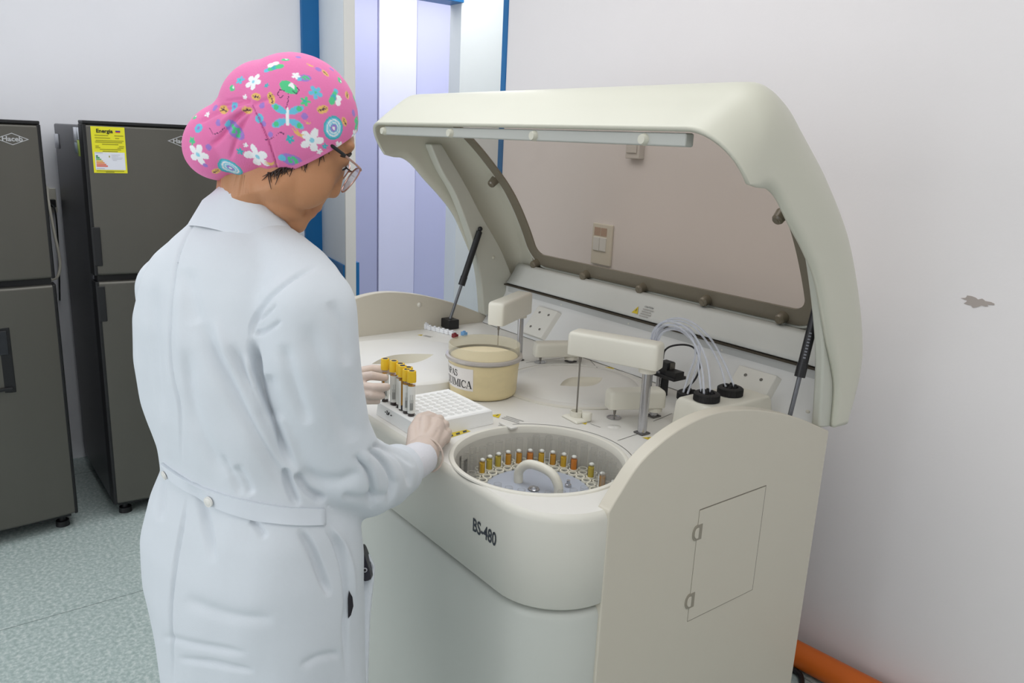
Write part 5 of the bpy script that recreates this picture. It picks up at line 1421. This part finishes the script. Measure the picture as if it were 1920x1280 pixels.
motifs = [((585, 263), 22, 'flower', .2), ((483, 294), 25, 'flower', .7), ((371, 290), 21, 'flower', .1), ((475, 153), 17, 'flower', .3), ((664, 252), 11, 'flower', 0), ((626, 240), 21, 'rose', 0), ((432, 315), 23, 'rose', 0), ((539, 218), 26, 'butterfly', .05),
 ((541, 163), 17, 'gleaf', .5), ((626, 181), 18, 'cater', 1.9), ((514, 127), 18, 'cater', -.3), ((592, 173), 13, 'bflower', .3), ((572, 190), 9, 'gflower', 0), ((360, 264), 8, 'gflower', .4), ((546, 300), 20, 'bug', .5), ((441, 245), 18, 'bug', 1.0), ((509, 184), 10, 'leaf', 1.2), ((605, 205), 11, 'leaf', 2.8),
 ((405, 321), 10, 'leaf', 2.5), ((646, 228), 9, 'leaf', 1.0), ((571, 218), 7, 'purple', 0), ((491, 197), 7, 'purple', 0), ((391, 276), 7, 'purple', 0), ((571, 146), 12, 'bug', -.3), ((555, 142), 8, 'star', 0), ((372, 240), 11, 'dots', 0), ((459, 182), 5, 'star', 0), ((389, 214), 6, 'star', .3), ((461, 272), 5, 'star', 0), ((599, 284), 6, 'star', .2),
 ((544, 261), 8, 'bstar', .5), ((450, 284), 7, 'bstar', 0), ((609, 274), 6, 'bstar', 0), ((560, 249), 13, 'yellow', .5), ((506, 306), 13, 'yellow', -.4), ((480, 181), 10, 'leaf', .3), ((466, 207), 10, 'leaf', 0), ((420, 206), 12, 'leaf', .5), ((403, 202), 8, 'purple', 0), ((440, 200), 9, 'dots', 0), ((409, 230), 8, 'purple', .4), ((487, 222), 10, 'dots', 0), ((494, 232), 6, 'purple', 0),
 ((582, 122), 8, 'yellow', 0), ((597, 130), 7, 'purple', 0), ((610, 137), 8, 'leaf', .6), ((559, 107), 6, 'purple', 0), ((535, 112), 7, 'gleaf', 0), ((622, 130), 6, 'purple', 0), ((637, 150), 8, 'gleaf', 1.2), ((651, 178), 9, 'leaf', 1.4), ((663, 212), 8, 'purple', 0), ((668, 225), 7, 'gleaf', 1), ((450, 150), 9, 'bflower', 0), ((435, 165), 8, 'gleaf', .8), ((365, 220), 8, 'gleaf', .8), ((507, 252), 6, 'purple', 0), ((577, 230), 6, 'yellow', 0), ((385, 310), 6, 'purple', 0), ((500, 160), 5, 'bstar', 0)]
for q, rpx, kind, rot in motifs:
    h_ = castpx(CB, *q)
    if h_: motif(h_[0], h_[1], rpx*1.31/FPX, kind, rot)
# the far side, out of the photograph's sight, carries the same print
idx = np.where((n@np.array(fwd)) > -.12)[0]; kinds = ['flower', 'rose', 'leaf', 'bflower', 'gflower', 'butterfly', 'bug', 'star', 'purple']
for j in range(60):
    i = idx[rng.randint(len(idx))]; motif(Vector(v[i]), Vector(n[i]), (.008+.012*rng.rand()), kinds[j % 9], rng.rand()*6)
# fine swirling print lines and seams
Q = PR(v); face = (n@np.array(fwd)) < -.05
for poly, w_, c_ in (([(541, 175), (540, 190), (536, 203)], .7, DK), ([(533, 170), (525, 168), (520, 176), (526, 184), (532, 178)], .6, DK), ([(548, 170), (556, 176), (561, 168), (557, 164)], .6, DK), ([(497, 262), (505, 262), (515, 255), (525, 248), (533, 250), (528, 256)], .6, DK), ([(393, 240), (400, 252), (412, 248), (420, 240)], .6, DK),
                     ([(474, 198), (488, 228), (503, 262), (514, 295), (522, 322)], 1.0, np.array(s2l((190, 84, 140)))), ([(674, 256), (620, 281), (575, 303), (527, 323)], 3.5, np.array(s2l((238, 132, 186))))):
    ds, T = segdist(Q[:, :2], poly); mk = (ds < w_) & face
    if w_ > 3: mk = mk & (np.linalg.norm(C-W_, axis=1) > .2)
    C[mk] = c_
setcol(me, C)
cap = finish(me, 'surgical_cap', vcmat('pink_printed_cotton', .8, bump=.25, bscale=380, sheen=.1), PRS)

# ---- hair wisps under the brim
m = MB(); rr = random.Random(3)
for k in range(95):
    t = rr.random(); x0 = 505+t*112; 
    y0 = 333-8*max(0, (x0-470)/50 if x0 < 520 else 1) if x0 < 520 else 325-(x0-520)*.506
    ln = rr.uniform(6, 17) if rr.random() < .85 else rr.uniform(15, 32); sx = rr.uniform(-10, 10)-6
    pts = []
    for s_ in (0, .35, .7, 1):
        h_ = castpx(BODYB, x0+sx*s_**1.5, y0-3+ln*s_, .0015+.003*(1-s_)*rr.random())
        if h_ and (h_[0]-OH).length < .25: pts.append(h_[0])
    if len(pts) > 2: m.tube(pts, [.0012, .0009, .0003], 5)
for row in (-4, -1):
    pts = [castpx(BODYB, x, (333 if x < 500 else 327-(x-512)*.506)+row, .001) for x in range(508, 622, 10)]; pts = [p[0] for p in pts if p]
    m.tube(pts, [.0008, .0026, .003, .0026, .001], 6)
m.build('hair', mat('dark_brown_hair', (44, 28, 20), .5), PRS)
m = MB(); bpts = [castpx(BODYB, x, y, .0005) for x, y in ((657, 286), (654, 290), (650, 292), (645, 293), (638, 292))]; bpts = [p[0] for p in bpts if p]
m.tube(bpts, [.0030, .0036, .0032, .0024, .001], 8)
mir = [p-Rh*2*(p-OH).dot(Rh) for p in bpts]; m.tube(mir, [.0030, .0036, .0032, .0024, .001], 8); m.build('eyebrows', MATS['dark_brown_hair'], PRS)
for s_ in (1, -1):
    m = MB(); m.sphere(Hd(.0765, .031*s_, .004), .0125*HS, 20); e = m.build('eye', mat('eye_white', (225, 220, 215), .2), PRS)
    m = MB(); m.sphere(Hd(.0845, .031*s_, .001), .0065*HS, 14); m.build('iris', mat('dark_iris', (40, 26, 20), .15), e)
    m = MB()
    for k in range(9):
        r0 = (.020+.0025*k)*s_; a = Hd(.089-.0012*abs(k-4), r0, .003); m.tube([a, a+(Fh*.006-Uh*.001+Rh*.0008*s_*k)*HS, a+(Fh*.010-Uh*.001+Rh*.0015*s_*k)*HS], [.0006, .0003], 4)
    m.build('eyelashes', M_blk, e)
# ---- glasses
M_gold = mat('rose_metal', (188, 150, 138), .25, .7)
M_lens = clearmat('spectacle_lens', (226, 226, 236), .22, .18, .06, (200, 202, 216))
def lens_loop(s_, g=1.0, n_=40):
    P = []
    for k in range(n_):
        a = 2*math.pi*k/n_; cs, sn = math.cos(a), math.sin(a); x = .025*math.copysign(abs(cs)**.8, cs)*g; y = (.019*sn if sn > 0 else .024*sn)*g; y = max(-1, y)
        x *= 1+(.12 if sn > 0 else -.12)*abs(sn)
        P.append(Hd(.106-.16*max(0, (x+.028))*.35, (.036+x)*s_, -.006+y))
    return P
m = MB()
for s_ in (1, -1): m.tube(lens_loop(s_), .0014, 6, smooth=False, closed=True)
m.tube([Hd(.106, .009, .002), Hd(.109, 0, .006), Hd(.106, -.009, .002)], .0014, 6)
gs = m.build('eyeglasses', M_gold, PRS)
for s_ in (1, -1):
    L_ = lens_loop(s_, .985); c = sum(L_, Vector())/len(L_); m = MB(); cv = m.bm.verts.new(c+Fh*.002); vs = [m.bm.verts.new(p) for p in L_]
    for k in range(len(vs)): m._m([m.bm.faces.new((cv, vs[k], vs[(k+1) % len(vs)]))], True)
    m.build('lens', M_lens, gs, angle=80)
    m = MB(); m.tube([Hd(.102, .062*s_, .010), Hd(.095, .068*s_, .012), Hd(.066, .071*s_, .013)], .0018, 8); m.build('hinge_arm', M_gold, gs)
    m = MB(); m.tube([Hd(.070, .0708*s_, .013), Hd(.03, .0705*s_, .013), Hd(-.01, .068*s_, .014), Hd(-.03, .066*s_, -.003)], [.0026, .0034, .003, .003], 10); m.build('temple_tip', M_blk, gs)
# ================================================================== LIGHT
w = bpy.data.worlds.new('world'); sc.world = w; w.use_nodes = True
bg = w.node_tree.nodes['Background']; bg.inputs[0].default_value = (.95, .965, 1.0, 1); bg.inputs[1].default_value = .92
def area(name, loc, size, power, rot=(0, 0, 0), col=(1, 1, 1)):
    l = bpy.data.lights.new(name, 'AREA'); l.shape = 'RECTANGLE'; l.size = size[0]; l.size_y = size[1]; l.energy = power; l.color = col
    o = bpy.data.objects.new(name, l); o.location = loc; o.rotation_euler = rot; COL.objects.link(o); return o
area('ceiling_light_panel', (-2.2, .9, 2.76), (2.4, 1.2), 21, col=(.97, .98, 1))
area('ceiling_light_panel', (0.2, .4, 2.76), (1.4, 1.2), 14, col=(1, .99, .97))
# daylight from windows on the side behind the photographer
area('window_daylight', (-1.9, -2.6, 1.7), (3.0, 1.8), 27, rot=(math.radians(90), 0, 0), col=(.93, .97, 1))
area('hall_and_fill_light', (-3.6, 2.65, 2.7), (.9, .6), 8)  # unseen fill lamp added in the alcove to brighten the far wall
area('hall_and_fill_light', (-4.75, 2.9, 2.7), (.8, 1.6), 17, col=(.97, .97, 1))
sc.view_settings.view_transform = 'Standard'; sc.view_settings.look = 'None'; sc.view_settings.exposure = 0.06
sc.cycles.max_bounces = 10; sc.cycles.transparent_max_bounces = 24
